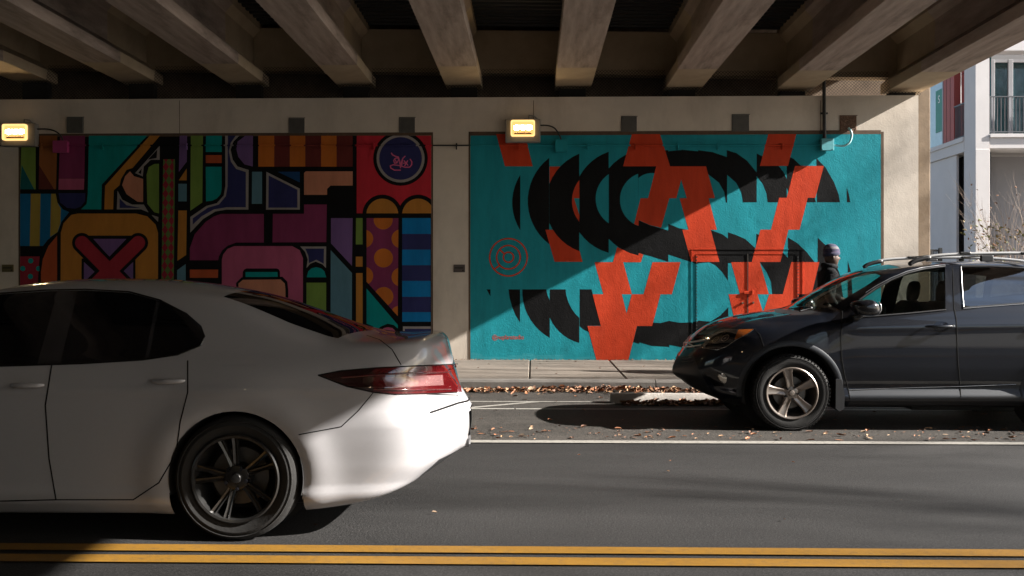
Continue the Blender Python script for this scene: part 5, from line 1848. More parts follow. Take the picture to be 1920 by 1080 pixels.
sed.cut('pillar', [(108, 545.4), (146, 544.7), (113, 681.5), (70, 682.8)])
sed.cut('quarter_divider', [(293, 563.5), (300, 565), (279, 672.5), (271, 673)])
sed.cut('rear_glass', [(3.62, .01), (3.60, -.50), (4.02, -.60), (4.30, -.64), (4.38, .01)], mode='top', cond=lambda c: c.z > 1.02 and 3.4 < c.x < 4.5)
sed.cut('windscreen', [(1.47, .01), (1.56, -.40), (1.66, -.63), (2.06, -.52), (2.02, -.2), (2.0, .01)], mode='top', cond=lambda c: c.z > .95 and c.x < 2.4)
sed.cut('tail_light', [(598, 703), (640, 695.5), (700, 690.5), (770, 687), (860, 683), (866, 735), (800, 738), (740, 739), (700, 735), (650, 724)], cond=lambda c: c.x > 4.1)
sed.cut('tail_glint', [(716, 708), (770, 705), (830, 703), (832, 722), (770, 725), (724, 724)], only='tail_light', cond=lambda c: c.x > 4.1)
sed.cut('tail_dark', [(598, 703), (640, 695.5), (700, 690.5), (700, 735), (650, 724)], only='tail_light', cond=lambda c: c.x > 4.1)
sed.cut('diffuser', [(.01, .37), (-.50, .37), (-.60, .31), (-.62, .10), (.01, .10)], mode='front', cond=lambda c: c.x > 4.3)
sed.cut('headlamp', [(.10, .66), (.62, .78), (.75, .80), (.60, .70), (.20, .60)], mode='side', cond=lambda c: c.y < -.4 and c.x < .9)
sed.cut('front_grille', [(.01, .55), (-.62, .50), (-.66, .25), (.01, .22)], mode='front', cond=lambda c: c.x < .4)
DR = [(97, 684), (85, 760), (92, 860), (105, 937), (250, 937), (298, 905), (330, 850), (338, 790), (352, 735), (352, 676), (268, 674.5), (150, 681)]
sed.cut('rear_door', DR, only='body')
sed.cut('door', [(96, 684), (84, 760), (91, 860), (104, 937), (-240, 940), (-262, 860), (-268, 780), (-270, 700), (-100, 689)], only='body')
for ax in (SED_AXF, SED_AXR):
    sed.cut('hole', [(ax + .367 * math.cos(2 * PI * k / 40), SWZ + .367 * math.sin(2 * PI * k / 40)) for k in range(40)], mode='side', cond=lambda c: c.y < -.58 and c.z < .9)
    sed.paint_below('hole', lambda c, f: c.z < SWZ and abs(c.x - ax) < .36 and c.y < -.56)
sed.part('body', M_SED, t_sed); sed.part('rear_door', M_SED, t_sed, pair=True); sed.part('door', M_SED, t_sed, pair=True)
sed.part('side_glass', M_TINT, t_sed, 'side_window', pair=True); sed.part('pillar', M_PILLAR, t_sed, 'window_pillar', pair=True); sed.part('quarter_divider', M_PILLAR, t_sed, pair=True)
sed.part('rear_glass', M_TINT, t_sed, 'rear_window'); sed.part('windscreen', M_TINT, t_sed)
tl = sed.part('tail_light', M_TAILR, t_sed, pair=True); sed.part('tail_dark', M_TAILD, tl, 'shaded_lens', pair=True); sed.part('tail_glint', M_TAILG, tl, 'glint_lens', pair=True)
sed.part('diffuser', M_PLAST, t_sed, 'bumper_diffuser'); sed.part('headlamp', M_LENS, t_sed, 'headlight', pair=True); sed.part('front_grille', M_GLOSSB, t_sed, 'grille')
for pts, wd in (([(97, 684), (85, 760), (92, 860), (105, 937)], .008), ([(105, 937), (250, 937), (298, 905), (330, 850), (338, 790), (352, 735), (352, 676)], .007),
                ([(-60, 941), (105, 937)], .008), ([(700, 736), (672, 770), (640, 800), (560, 815)], .005), ([(688, 629), (712, 637), (735, 655), (752, 684)], .006), ([(800, 739), (860, 741)], .006)):
    rib(sed, 'panel_gap', M_GAP, pts, wd, t_sed)
for pts in ([(596, 703.5), (640, 695), (700, 690), (770, 686.5), (858, 682.5)], [(858, 735.5), (800, 738.5), (740, 739.5), (700, 735.5), (650, 724.5), (596, 703.5)]):
    rib(sed, 'panel_gap', M_GAP, pts, .007, t_sed)
for pts in ([(640, 708), (700, 703), (770, 699.5), (845, 697)], [(700, 729), (770, 731), (845, 729)]):
    rib(sed, 'lamp_strip', M_TAILR, pts, .010, tl, off=.003, thick=.003)
rib(sed, 'window_trim', M_GLOSSB, [(-430, 691), (-300, 692), (0, 686), (150, 681.5), (268, 674.5), (333, 665), (376, 647.5), (383, 631), (376, 612.5), (349, 588.5)], .012, t_sed, off=.003, thick=.003)
rib(sed, 'window_trim', M_GLOSSB, [(349, 588.5), (300, 563), (241.6, 547.5), (161, 543), (86, 544.5), (0, 550.5), (-110, 570)], .010, t_sed, off=.003, thick=.002)
# boot-lid edge, bumper crease strips, plate recess on the tail face
bs = MB()
def tail_pt(y, z, off=.003):
    lo_, hi_ = 4.2, 5.2
    for _ in range(30):
        m_ = .5 * (lo_ + hi_)
        if sed_F(np.array(m_), np.array(y), np.array(z)) < 0: lo_ = m_
        else: hi_ = m_
    return (SED_X + hi_ + off, SED_Y + y, z)
pts = [tail_pt(y, .66) for y in np.linspace(-.62, .62, 17)]
bs.tube(pts, .006, 6)
bs.build('bumper_seam', M_GAP, t_sed)

for px0, px1, py in ((285, 348, 714), (20, 84, 722)):
    n = 12; vs = []; hd = MB()
    for k in range(n + 1):
        t = k / n; px = px0 + (px1 - px0) * t
        b_ = sed.hit(px, py, 0); o_ = .032 * math.sin(PI * t) ** .5; r_ = .012 * (.5 + .5 * math.sin(PI * t) ** .4)
        for j in range(8):
            w_ = 2 * PI * j / 8
            vs.append((b_[0], b_[1] - o_ + r_ * .8 * math.cos(w_), b_[2] + r_ * 1.2 * math.sin(w_)))
    hd.add(vs, [(8 * i + j, 8 * i + (j + 1) % 8, 8 * i + 8 + (j + 1) % 8, 8 * i + 8 + j) for i in range(n) for j in range(8)])
    pair(hd, 'door_handle', M_SED, t_sed, SED_Y, smooth=True)
wm = MB(); c = sed.hit(-330, 668, 0); wm.box(c[0] - .1, c[0] + .1, c[1] - .24, c[1] - .03, c[2] + .0, c[2] + .13, bev=.05); pair(wm, 'wing_mirror', M_SED, t_sed, SED_Y, smooth=True)
for ax in (SED_AXF, SED_AXR):
    wh = MB(); well(wh, SED_X + ax, SWZ, .366, SED_Y - .56, SED_Y - .90); pair(wh, 'wheel_house', M_LINER, t_sed, SED_Y)
wh = MB()
wh.box(SED_X + .6, SED_X + 4.4, SED_Y - .55, SED_Y + .55, .14, .22); wh.build('underbody', M_LINER, t_sed)
M_DRIM = pmat('dark_alloy', (.055, .054, .053), .28, var=.15, ns=40, metal=.8)
sp2 = []
for k in range(5):
    a = math.radians(90 + 12 + 72 * k)
    sp2 += [(a - .10, -.10), (a + .10, .10)]
for ax in (SED_AXF, SED_AXR):
    make_wheel(t_sed, SED_X + ax, SED_YN + .112, SWZ, .338, .238, .22, (M_DRIM, M_LINER), sp2, -1, tread=False, style='ten')
    make_wheel(t_sed, SED_X + ax, 2 * SED_Y - SED_YN - .112, SWZ, .338, .238, .22, (M_DRIM, M_LINER), sp2, 1, tread=False, style='ten')

# ================================================================ BUILDING BEYOND
YB = 27.0
M_STUC = pmat('pale_precast', (.50, .475, .465), .8, var=.06, ns=1.2, bump=.1, bs=40, stain=.2, stain_col=(.4, .35, .3), ss=.8)
M_GREYW = pmat('grey_render', (.23, .225, .235), .85, var=.06, ns=1.0)
M_LINTEL = pmat('grey_metal_panel', (.16, .16, .165), .5, var=.05)
M_RED = pmat('red_cladding', (.30, .065, .055), .6, var=.07, ns=1.5)
M_FRAME = pmat('window_frame_grey', (.22, .22, .235), .45, var=.05)
M_RAIL = pmat('railing_metal', (.05, .055, .062), .45, var=.1)
M_PANE = pmat('teal_dark_pane', (.016, .045, .05), .04, var=.5, ns=.6, spec=.9)
M_PANEB = pmat('pale_blue_pane', (.30, .42, .48), .05, var=.25, ns=.8, spec=.9)


def brickmat(name, c1, c2, mortar):
    m = bpy.data.materials.new(name); m.use_nodes = True
    N, L = m.node_tree.nodes, m.node_tree.links
    p = N['Principled BSDF']; p.inputs['Roughness'].default_value = .85
    tc = N.new('ShaderNodeTexCoord'); mp = N.new('ShaderNodeMapping'); mp.inputs['Rotation'].default_value = (PI / 2, 0, PI / 2)
    sx = N.new('ShaderNodeSeparateXYZ'); cx_ = N.new('ShaderNodeCombineXYZ')
    ad = N.new('ShaderNodeMath'); ad.operation = 'ADD'
    L.new(tc.outputs['Object'], sx.inputs[0]); L.new(sx.outputs[0], ad.inputs[0]); L.new(sx.outputs[1], ad.inputs[1])
    L.new(ad.outputs[0], cx_.inputs[0]); L.new(sx.outputs[2], cx_.inputs[1])
    b = N.new('ShaderNodeTexBrick'); b.inputs['Scale'].default_value = 4.2; b.inputs['Mortar Size'].default_value = .016
    b.inputs['Color1'].default_value = (*c1, 1); b.inputs['Color2'].default_value = (*c2, 1); b.inputs['Mortar'].default_value = (*mortar, 1)
    L.new(cx_.outputs[0], b.inputs['Vector']); L.new(b.outputs['Color'], p.inputs['Base Color'])
    bu = N.new('ShaderNodeBump'); bu.inputs['Strength'].default_value = .4; bu.inputs['Distance'].default_value = .01
    L.new(b.outputs['Fac'], bu.inputs['Height']); bu.invert = True; L.new(bu.outputs[0], p.inputs['Normal'])
    return m


M_BRICK = brickmat('dark_brick', (.035, .035, .042), (.055, .055, .065), (.02, .02, .024))
XC = float(at(1829, 300, YB)[0])
bld = thing('apartment_building', 'pale apartment block with red cladding and balcony railings beyond the right end of the bridge', 'building', (XC, YB, 0))
xr = float(at(1856, 300, YB)[0])
ycol = YB * 829 / 815
zP = lambda py, Y=YB: float(at(1840, py, Y)[2])
z_sof, z_fl = zP(278), zP(251)
z_top2, z_hd = zP(95), zP(60)
X1 = XC + 9.0
Ydeep = YB + 9
b = MB()
b.box(XC, xr, YB, ycol + .25, -.05, z_sof - .02, bev=.01)
b.box(XC + .01, xr - .01, YB + .01, ycol + .25, z_sof - .019, 12.0)
b.build('column', M_STUC, bld)
b = MB()
b.box(xr + .005, X1, YB + .03, YB + .5, z_sof, z_fl, bev=.01); b.box(xr + .005, X1, YB - .02, YB + .03, z_fl - .10, z_fl + .0, bev=.005)
b.box(xr + .005, X1, YB + .03, YB + .5, z_top2, z_top2 + .75, bev=.01)
b.box(XC, XC + .45, ycol + .255, Ydeep, z_sof, z_fl + .02, bev=.01); b.box(XC - .04, XC + .0, ycol + .255, Ydeep, z_fl - .10, z_fl + .03)
b.box(XC + .45, X1, YB + .5, Ydeep, z_sof + .1, z_fl - .05)
b.build('floor_band', M_STUC, bld)
b = MB()
yA, yB_ = YB * 829 / (1790 - 1000), Ydeep
b.box(XC + .06, XC + .13, yA, yB_, -.05, z_sof - .003); b.build('ground_floor_wall', M_STUC, bld)
b = MB(); b.box(XC + .42, XC + .8, ycol + .27, yA + 2.2, -.05, z_sof - .003); b.build('brick_panel', M_BRICK, bld)
b = MB(); b.box(xr + .3, X1, YB + 1.7, YB + 2.0, -.05, z_sof - .003)
b.box(XC + .81, xr + .3, YB + 1.9, YB + 2.0, -.05, z_sof - .003)
b.build('recessed_wall', M_GREYW, bld)
b = MB(); zj = float(at(1890, 443, YB + 1.7)[2]); b.box(xr + .3, X1, YB + 1.68, YB + 1.7, zj - .012, zj + .012); b.build('wall_joint', M_LINTEL, bld)
# upper front: lintel, window wall behind the balcony
YWn = YB + 1.15
b = MB(); zl = float(at(1900, 112, YWn)[2]); b.box(xr, X1, YWn - .05, YWn + .3, zl, z_top2 + .3); b.build('lintel', M_LINTEL, bld)
wf = MB()
mull = [1858, 1892, 1930, 1965, 2000, 2040]
for px in mull:
    xm = float(at(px, 200, YWn)[0]); wf.box(xm - .05, xm + .09, YWn - .06, YWn + .05, z_fl, zl, bev=.008)
wf.box(xr, X1, YWn - .055, YWn + .05, zl - .09, zl - .002); wf.box(xr, X1, YWn - .055, YWn + .05, z_fl, z_fl + .10)
win = wf.build('window', M_FRAME, bld)
b = MB(); b.box(xr, X1, YWn - .01, YWn + .01, z_fl + .08, zl - .05); b.build('window_pane', M_PANE, win)
# side elevation above ground floor
def ys(px): return YB * 829 / (px - 1000)
b = MB(); b.box(XC + .10, XC + .3, ys(1783), ys(1762.5), z_fl + .03, 12); b.box(XC + .32, XC + .5, ys(1800), ys(1783) - .005, z_fl + .03, 12)
b.build('red_panel', M_RED, bld)
b = MB()
for px in (1769, 1776, 1791):
    xo = XC + (.098 if px < 1783 else .318)
    b.box(xo - .002, xo + .02, ys(px) - .008, ys(px) + .008, z_fl + .04, 12)
zz = z_fl + 2.05
b.box(XC + .097, XC + .12, ys(1783), ys(1762.5), zz, zz + .015); b.box(XC + .317, XC + .34, ys(1800), ys(1783), zz, zz + .015)
b.build('panel_joint', M_DARK, bld)
b = MB(); b.box(XC + .14, XC + .2, ys(1762), Ydeep, z_fl + .03, 12); gp_ = b.build('corner_glazing', M_PANEB, bld)
b = MB(); b.box(XC + .70, XC + .8, ycol + .26, ys(1800), z_fl + .03, 12); b.build('side_window_pane', M_PANE, bld)
b = MB(); b.box(XC + .66, XC + .72, ys(1802), ys(1800), z_fl + .03, 12); b.box(XC + .09, XC + .13, ys(1763.5), ys(1761.5), z_fl + .03, 12); b.build('side_frame', M_FRAME, bld)
sg = MB()
ya, yb = ys(1760), ys(1748); za, zb = atx(1754, 250, XC + .135)[2], atx(1754, 172, XC + .135)[2]
sg.box(XC + .120, XC + .136, ya, yb, za, zb); sgn_ = sg.build('green_banner', pmat('banner_green', (.02, .20, .15), .5), bld)
text_mesh('banner_letter', 'S', .34, (XC + .118, (ya * .35 + yb * .65), atx(1754, 196, XC + .118)[2]), pmat('banner_white', (.7, .7, .68), .5), sgn_, rot=(PI / 2, 0, -PI / 2))
# railings: front and side
rl = MB(); zr = zP(179)
x = xr + .06
while x < X1:
    rl.box(x - .008, x + .008, YB + .10, YB + .125, z_fl + .08, zr - .03); x += .105
rl.box(xr + .02, X1, YB + .09, YB + .135, zr - .03, zr); rl.box(xr + .02, X1, YB + .095, YB + .13, z_fl + .06, z_fl + .09)
rl.build('balcony_railing', M_RAIL, bld)
rl = MB(); y = ycol + .30
while y < ys(1785):
    rl.box(XC + .08, XC + .10, y - .008, y + .008, z_fl + .09, zr - .06); y += .085
rl.box(XC + .07, XC + .11, ycol + .26, ys(1784.5), zr - .06, zr - .02); rl.box(XC + .07, XC + .11, ycol + .26, ys(1784.5), z_fl + .07, z_fl + .10)
rl.build('balcony_railing', M_RAIL, bld)
b = MB(); b.box(XC + .3, X1, YB + .5, Ydeep, 12.0, 12.3); b.box(XC + .9, X1, YB + 6, YB + 6.3, -.05, 12); b.build('roof', M_STUC, bld)

# black iron gate post beyond the wall, its top just above the SUV roof
gpst = thing('iron_gate', 'small black iron gate top showing just above the SUV roof, beyond the wall end', 'gate', (float(at(1757, 470, 19)[0]), 19, 0))
b = MB()
xa, xb, xm = float(at(1747, 470, 19)[0]), float(at(1766, 470, 19)[0]), float(at(1763, 470, 19)[0])
zt_ = float(at(1757, 467.5, 19)[2])
b.box(xm - .03, xm + .03, 18.97, 19.03, -.05, zt_ + .03); b.box(xa - .03, xa + .01, 18.97, 19.03, -.05, zt_)
b.build('gate_post', M_BLACKPIPE, gpst)
b = MB()
for z_ in (zt_ - .02, zt_ - .13, .4): b.box(xa, xm, 18.985, 19.015, z_ - .02, z_ + .01)
for k in range(1, 4): b.box(xa + (xm - xa) * k / 4 - .008, xa + (xm - xa) * k / 4 + .008, 18.99, 19.01, .35, zt_)
b.build('gate_bars', M_BLACKPIPE, gpst)

# ================================================================ SHRUBS AND BARE TREES
M_BARK = pmat('pale_bark', (.20, .15, .115), .85, var=.25, ns=12)
M_BARKD = pmat('dark_bark', (.10, .075, .055), .9, var=.3, ns=10)
M_LEAFS = [pmat('leaf_olive', (.10, .10, .025), .7, var=.3, ns=9), pmat('leaf_yellow', (.17, .12, .04), .7, var=.3, ns=9), pmat('leaf_dry', (.20, .10, .05), .7, var=.3, ns=9)]


def branch(mb, tips, p, d, L, r, depth, spread, up, rnd, wob=.18):
    n = 4; pts = [Vector(p)]; dd = Vector(d).normalized()
    for k in range(n):
        dd = (dd + Vector((rnd.uniform(-1, 1), rnd.uniform(-1, 1), rnd.uniform(-1, 1))) * wob + Vector((0, 0, up)) * .12).normalized()
        pts.append(pts[-1] + dd * L / n)
    mb.tube(pts, [r * (1 - .55 * k / n) for k in range(n + 1)], 5 if depth > 1 else 3, caps=False)
    if depth == 0:
        tips.append((pts[-1], dd)); tips.append((pts[2], dd)); return
    nb = rnd.choice((2, 3, 3)) if depth > 1 else rnd.choice((2, 3, 4))
    for k in range(nb):
        i = rnd.randint(2, n)
        ax = Vector((rnd.uniform(-1, 1), rnd.uniform(-1, 1), rnd.uniform(-.5, 1))).normalized()
        nd = (dd + ax * spread).normalized()
        branch(mb, tips, pts[i], nd, L * rnd.uniform(.6, .82), r * .52, depth - 1, spread, up, rnd, wob)
    branch(mb, tips, pts[-1], dd, L * .75, r * .45, depth - 1, spread, up, rnd, wob)


def leaf_faces(mb, c, d, s, mi, rnd):
    a = Vector((rnd.uniform(-1, 1), rnd.uniform(-1, 1), rnd.uniform(-1, 1))).normalized()
    b = a.cross(Vector((rnd.uniform(-1, 1), rnd.uniform(-1, 1), rnd.uniform(-1, 1)))).normalized()
    n = a.cross(b)
    c = Vector(c)
    mb.add([c - a * s, c + b * s * .5 - n * s * .15, c + a * s, c - b * s * .5 - n * s * .15, c + n * s * .1], [(0, 1, 4), (1, 2, 4), (2, 3, 4), (3, 0, 4)], mi)


rnd = random.Random(21)
bp = at(1992, 560, 19.5)
shrub = thing('bare_shrub', 'pale twiggy shrub with a few yellow leaves in front of the apartment block', 'shrub', (float(bp[0]), 19.5, 0))
tw = MB(); tips = []
for k in range(11):
    a = 2 * PI * k / 11 + rnd.uniform(-.3, .3)
    branch(tw, tips, (bp[0] + .15 * math.cos(a), 19.5 + .15 * math.sin(a), 0), (math.cos(a) * rnd.uniform(.25, .75), math.sin(a) * .5, 1.0), rnd.uniform(1.2, 1.65), .022, 3, .55, .35, rnd)
tw.build('branches', M_BARK, shrub, smooth=True)
lf = MB()
for p, d in tips:
    if p.z < 2.7 and rnd.random() < .6:
        for q in range(rnd.choice((1, 2, 3))):
            leaf_faces(lf, p + Vector((rnd.uniform(-.1, .1), rnd.uniform(-.1, .1), rnd.uniform(-.12, .05))), d, rnd.uniform(.03, .055), rnd.choice((0, 0, 1, 1, 2)), rnd)
    elif rnd.random() < .12:
        leaf_faces(lf, p, d, .035, 2, rnd)
lf.build('leaves', M_LEAFS, shrub, fix=False)


def bare_tree(x, y, h, r, label, seed, depth=5, lean=0.0, wide=.75):
    rn = random.Random(seed)
    t = thing('bare_tree', label, 'tree', (x, y, 0), 'bare street trees')
    m_ = MB(); tp = []
    m_.tube([(x, y, -.1), (x + .05, y, h * .2), (x + lean * .3, y + .05, h * .36)], [r * 1.2, r, r * .85], 10)
    m_.build('trunk', M_BARKD, t, smooth=True)
    m_ = MB()
    for k in range(6):
        a = 2 * PI * k / 6 + rn.uniform(-.4, .4)
        branch(m_, tp, (x + lean * .3, y + .05, h * (.28 + .016 * k)), (math.cos(a) * wide, math.sin(a) * wide, .75 + .12 * k), h * .27, r * .5, depth, .62, .25, rn)
    m_.build('crown', M_BARKD, t, smooth=False)


bare_tree(18.4, 12.95, 10.5, .17, 'bare street tree on the pavement just right of the picture', 3, 4)
bare_tree(25.0, 13.1, 14.0, .26, 'taller bare street tree farther along the pavement, right of the picture', 9, 4, wide=1.35)
bare_tree(14.5, -7.5, 10.0, .18, 'bare street tree behind the viewer, mirrored in the SUV window', 14, 4)
bare_tree(31.0, -3.3, 18.0, .34, 'large spreading bare street tree on the near pavement, far right of the picture', 5, 4, wide=1.5)
bare_tree(41.0, -3.5, 23.0, .42, 'tallest bare street tree on the near pavement, farthest right of the picture', 8, 4, wide=1.5)

# ================================================================ WHEEL STOP, FALLEN LEAVES
M_STOP = pmat('wheel_stop_concrete', (.30, .275, .25), .85, var=.2, ns=5, bump=.4, bs=40, bdist=.01, stain=.4, stain_col=(.15, .12, .1), ss=3, sst=(1, 1, 1))
x0 = float(at(1147, 757, 10.95)[0])
for k, lb in ((0, 'worn pale concrete wheel stop lying on the kerbside lane in front of the SUV'),):
    m_ = MB(); bm = bmesh.new()
    pr = [(11.02, .005), (11.035, .078), (11.065, .114), (11.17, .114), (11.20, .075), (11.22, .005)]
    n = 7; xs_ = [x0, x0 + .012, x0 + .03] + [x0 + .3 * j for j in range(1, 7)] + [x0 + 1.87, x0 + 1.89, x0 + 1.9]
    vs = []
    for i, xx in enumerate(xs_):
        sc_ = .90 if i in (0, len(xs_) - 1) else (.97 if i in (1, len(xs_) - 2) else 1)
        for (y_, z_) in pr: vs.append((xx, 11.12 + (y_ - 11.12) * sc_, z_ * sc_))
    fs = [(6 * i + j, 6 * i + j + 1, 6 * i + 7 + j, 6 * i + 6 + j) for i in range(len(xs_) - 1) for j in range(5)]
    fs += [tuple(range(6)), tuple(6 * (len(xs_) - 1) + j for j in range(5, -1, -1))]
    m_.add(vs, fs)
    tag(m_.build('wheel_stop', M_STOP, None, smooth=True, angle=40, origin=(x0 + .95, 11.12, 0)), lb, 'wheel stop')

M_DRY = [pmat('dry_leaf_orange', (.20, .075, .028), .75, var=.3, ns=20), pmat('dry_leaf_tan', (.27, .155, .08), .75, var=.3, ns=20),
         pmat('dry_leaf_brown', (.09, .04, .02), .8, var=.3, ns=20), pmat('dry_leaf_pale', (.34, .235, .15), .75, var=.25, ns=20)]
lv = MB(); rl_ = random.Random(4)


def dry_leaf(x, y, z, s, tilt):
    a = rl_.uniform(0, 2 * PI); ca, sa = math.cos(a), math.sin(a)
    tx, ty = rl_.uniform(-tilt, tilt), rl_.uniform(-tilt, tilt)
    cu = rl_.uniform(.1, .6) * s
    wdt = rl_.uniform(.28, .5)
    P = [(-1, 0, .25), (-.3, wdt, .75 * 1), (.5, wdt * .8, .9), (1, 0, .4), (.5, -wdt * .8, .9), (-.3, -wdt, .75), (-.3, 0, .05), (.5, 0, .1)]
    vs = []
    for u, v, w_ in P:
        px, py, pz = u * s, v * s, w_ * cu
        pz += px * tx + py * ty
        vs.append((x + px * ca - py * sa, y + px * sa + py * ca, z + max(pz, -z + .012) if z < .05 else z + pz))
    lv.add(vs, [(0, 6, 1), (1, 6, 7, 2), (2, 7, 3), (0, 5, 6), (5, 4, 7, 6), (4, 3, 7)], rl_.choices((0, 1, 2, 3), (5, 3, 5, 1))[0])


for k in range(2600):     # drift along the kerb
    x = rl_.uniform(-4.5, 7.5); y = Y_KERB - abs(rl_.gauss(0, .16))
    hgt = max(0, .05 * (1 - (Y_KERB - y) / .42)) * (.55 + .45 * math.sin(x * 1.7) * math.sin(x * .6 + 1))
    dry_leaf(x, y - .02, .012 + rl_.uniform(0, 1) * hgt, rl_.uniform(.025, .055), .7)
for k in range(900):      # heap against the wheel stop
    x = rl_.uniform(x0 + .12, x0 + 2.2); y = 11.0 - abs(rl_.gauss(0, .08))
    hgt = max(0, .035 * (1 - (11.0 - y) / .24)) * min(1, (x - x0) * 1.5 + .2)
    dry_leaf(x, y, .012 + rl_.uniform(0, 1) * hgt, rl_.uniform(.025, .05), .7)
for k in range(620):      # scattered over the kerbside lane
    x = rl_.uniform(-3.5, 7); y = rl_.choice((rl_.uniform(8.35, 9.2), rl_.uniform(8.4, 12.2), rl_.gauss(8.75, .22)))
    dry_leaf(x, y, .012, rl_.choice((rl_.uniform(.008, .018), rl_.uniform(.012, .028), rl_.uniform(.02, .045))), .15)
for k in range(22):
    dry_leaf(rl_.uniform(-4, 7), rl_.uniform(5.2, 8.2), .012, rl_.uniform(.008, .018), .15)
for k in range(420):      # litter where the wall meets the pavement
    dry_leaf(rl_.uniform(-3, 6.4), YW - .02 - abs(rl_.gauss(0, .025)), .172, rl_.uniform(.008, .022), .5)
for k in range(60):
    x = rl_.uniform(-3, 6.4); y = rl_.uniform(12.7, 15.5); dry_leaf(x, y, .142 + .03 * (y - 12.6) / 3, rl_.uniform(.012, .03), .15)
lvo = lv.build('fallen_leaves', M_DRY, None, fix=False)
tag(lvo, 'dry brown and orange leaves drifted along the kerb and wheel stop', 'leaves'); lvo['kind'] = 'stuff'

# ================================================================ WALKING PERSON
PY = 13.3
px_ = float(at(1560, 480, PY)[0]) - .105; PZ = .145
M_SKIN = pmat('skin_brown', (.05, .026, .017), .55, var=.08, ns=20)
M_JACK = pmat('dark_jacket', (.0055, .0058, .007), .8, spec=.1, var=.25, ns=14, bump=.4, bs=18, bdist=.03)
M_TROU = pmat('dark_trousers', (.030, .034, .045), .85, var=.2, ns=20, bump=.3, bs=25, bdist=.02)
M_SHOE = pmat('dark_shoes', (.02, .018, .016), .5, var=.1)
per = thing('person', 'person in a dark jacket and striped knit beanie walking on the pavement behind the SUV', 'person', (px_, PY, PZ))


def skinned(name, chains, mat, parent, root=0, sub=2):
    """chains: list of lists of (x,y,z,r) sharing points by exact coordinates"""
    V = []; R_ = []; E = []
    idx = {}
    for ch in chains:
        pr_ = None
        for p in ch:
            key = tuple(round(c, 4) for c in p[:3])
            if key not in idx: idx[key] = len(V); V.append(key); R_.append(p[3:] if len(p) == 5 else (p[3], p[3]))
            if pr_ is not None: E.append((pr_, idx[key]))
            pr_ = idx[key]
    me = bpy.data.meshes.new(name); me.from_pydata(V, E, [])
    o = bpy.data.objects.new(name, me); COL.objects.link(o)
    md = o.modifiers.new('s', 'SKIN')
    for i, sv in enumerate(me.skin_vertices[0].data):
        sv.radius = R_[i]; sv.use_root = (i == root)
    md.use_smooth_shade = True
    m2 = o.modifiers.new('d', 'SUBSURF'); m2.levels = sub; m2.render_levels = sub
    dg = bpy.context.evaluated_depsgraph_get(); dg.update()
    me2 = bpy.data.meshes.new_from_object(o.evaluated_get(dg))
    bpy.data.objects.remove(o); bpy.data.meshes.remove(me)
    me2.name = name
    o = bpy.data.objects.new(name, me2); COL.objects.link(o)
    me2.materials.clear(); me2.materials.append(mat)
    me2.polygons.foreach_set('use_smooth', [True] * len(me2.polygons))
    o.parent = parent
    return o


# local frame: walks towards +x, y across, z up
hip = (0, 0, .93); ch_ = (.035, 0, 1.25); nk = (.06, 0, 1.50)
legR = [(0, -.09, .90), (.17, -.10, .50), (.16, -.10, .10)]      # near leg forward
legL = [(0, .09, .90), (.04, .10, .48), (-.26, .10, .16)]
body_ch = [
    [(*hip, .13, .10), (.02, 0, 1.08, .135, .10), (*ch_, .15, .11), (.045, 0, 1.40, .13, .09), (*nk, .055), (.075, 0, 1.57, .052)],
    [(*hip, .13, .10), (0, -.09, .88, .085), (.10, -.10, .66, .075), (*legR[1], .055), (.18, -.10, .32, .055), (*legR[2], .038), (.24, -.105, .035, .035), (.31, -.11, .03, .025)],
    [(*hip, .13, .10), (0, .09, .88, .085), (.03, .10, .66, .075), (*legL[1], .055), (-.11, .10, .32, .055), (*legL[2], .038), (-.22, .105, .045, .035), (-.17, .11, .025, .025)],
    [(.045, 0, 1.40, .13, .09), (.05, -.19, 1.40, .062), (-.05, -.235, 1.16, .048), (.10, -.23, .95, .036), (.15, -.225, .88, .026)],
    [(.045, 0, 1.40, .13, .09), (.05, .19, 1.40, .062), (.12, .235, 1.15, .048), (.33, .22, 1.05, .036), (.40, .21, 1.05, .026)],
]
# fingers on both hands, thumb from the side of the palm
for (hx, hy, hz), (dx, dz), s_ in (((.15, -.225, .88), (.45, -.9), -1), ((.40, .21, 1.05), (.9, -.35), 1)):
    for k in range(4):
        o_ = (k - 1.5) * .017; L_ = (.075, .085, .08, .062)[k]
        b0_ = (hx + dx * .045, hy + o_, hz + dz * .045)
        body_ch.append([(hx, hy, hz, .026), (*b0_, .011), (b0_[0] + dx * L_ * .5, b0_[1], b0_[2] + dz * L_ * .5, .009), (b0_[0] + dx * L_ * .8 - .012, b0_[1], b0_[2] + dz * L_ * .9, .008)])
    body_ch.append([(hx, hy, hz, .026), (hx + .03, hy - s_ * .012, hz - .012, .012), (hx + .055, hy - s_ * .016, hz - .038, .009)])
pbody = skinned('body', body_ch, M_SKIN, per)
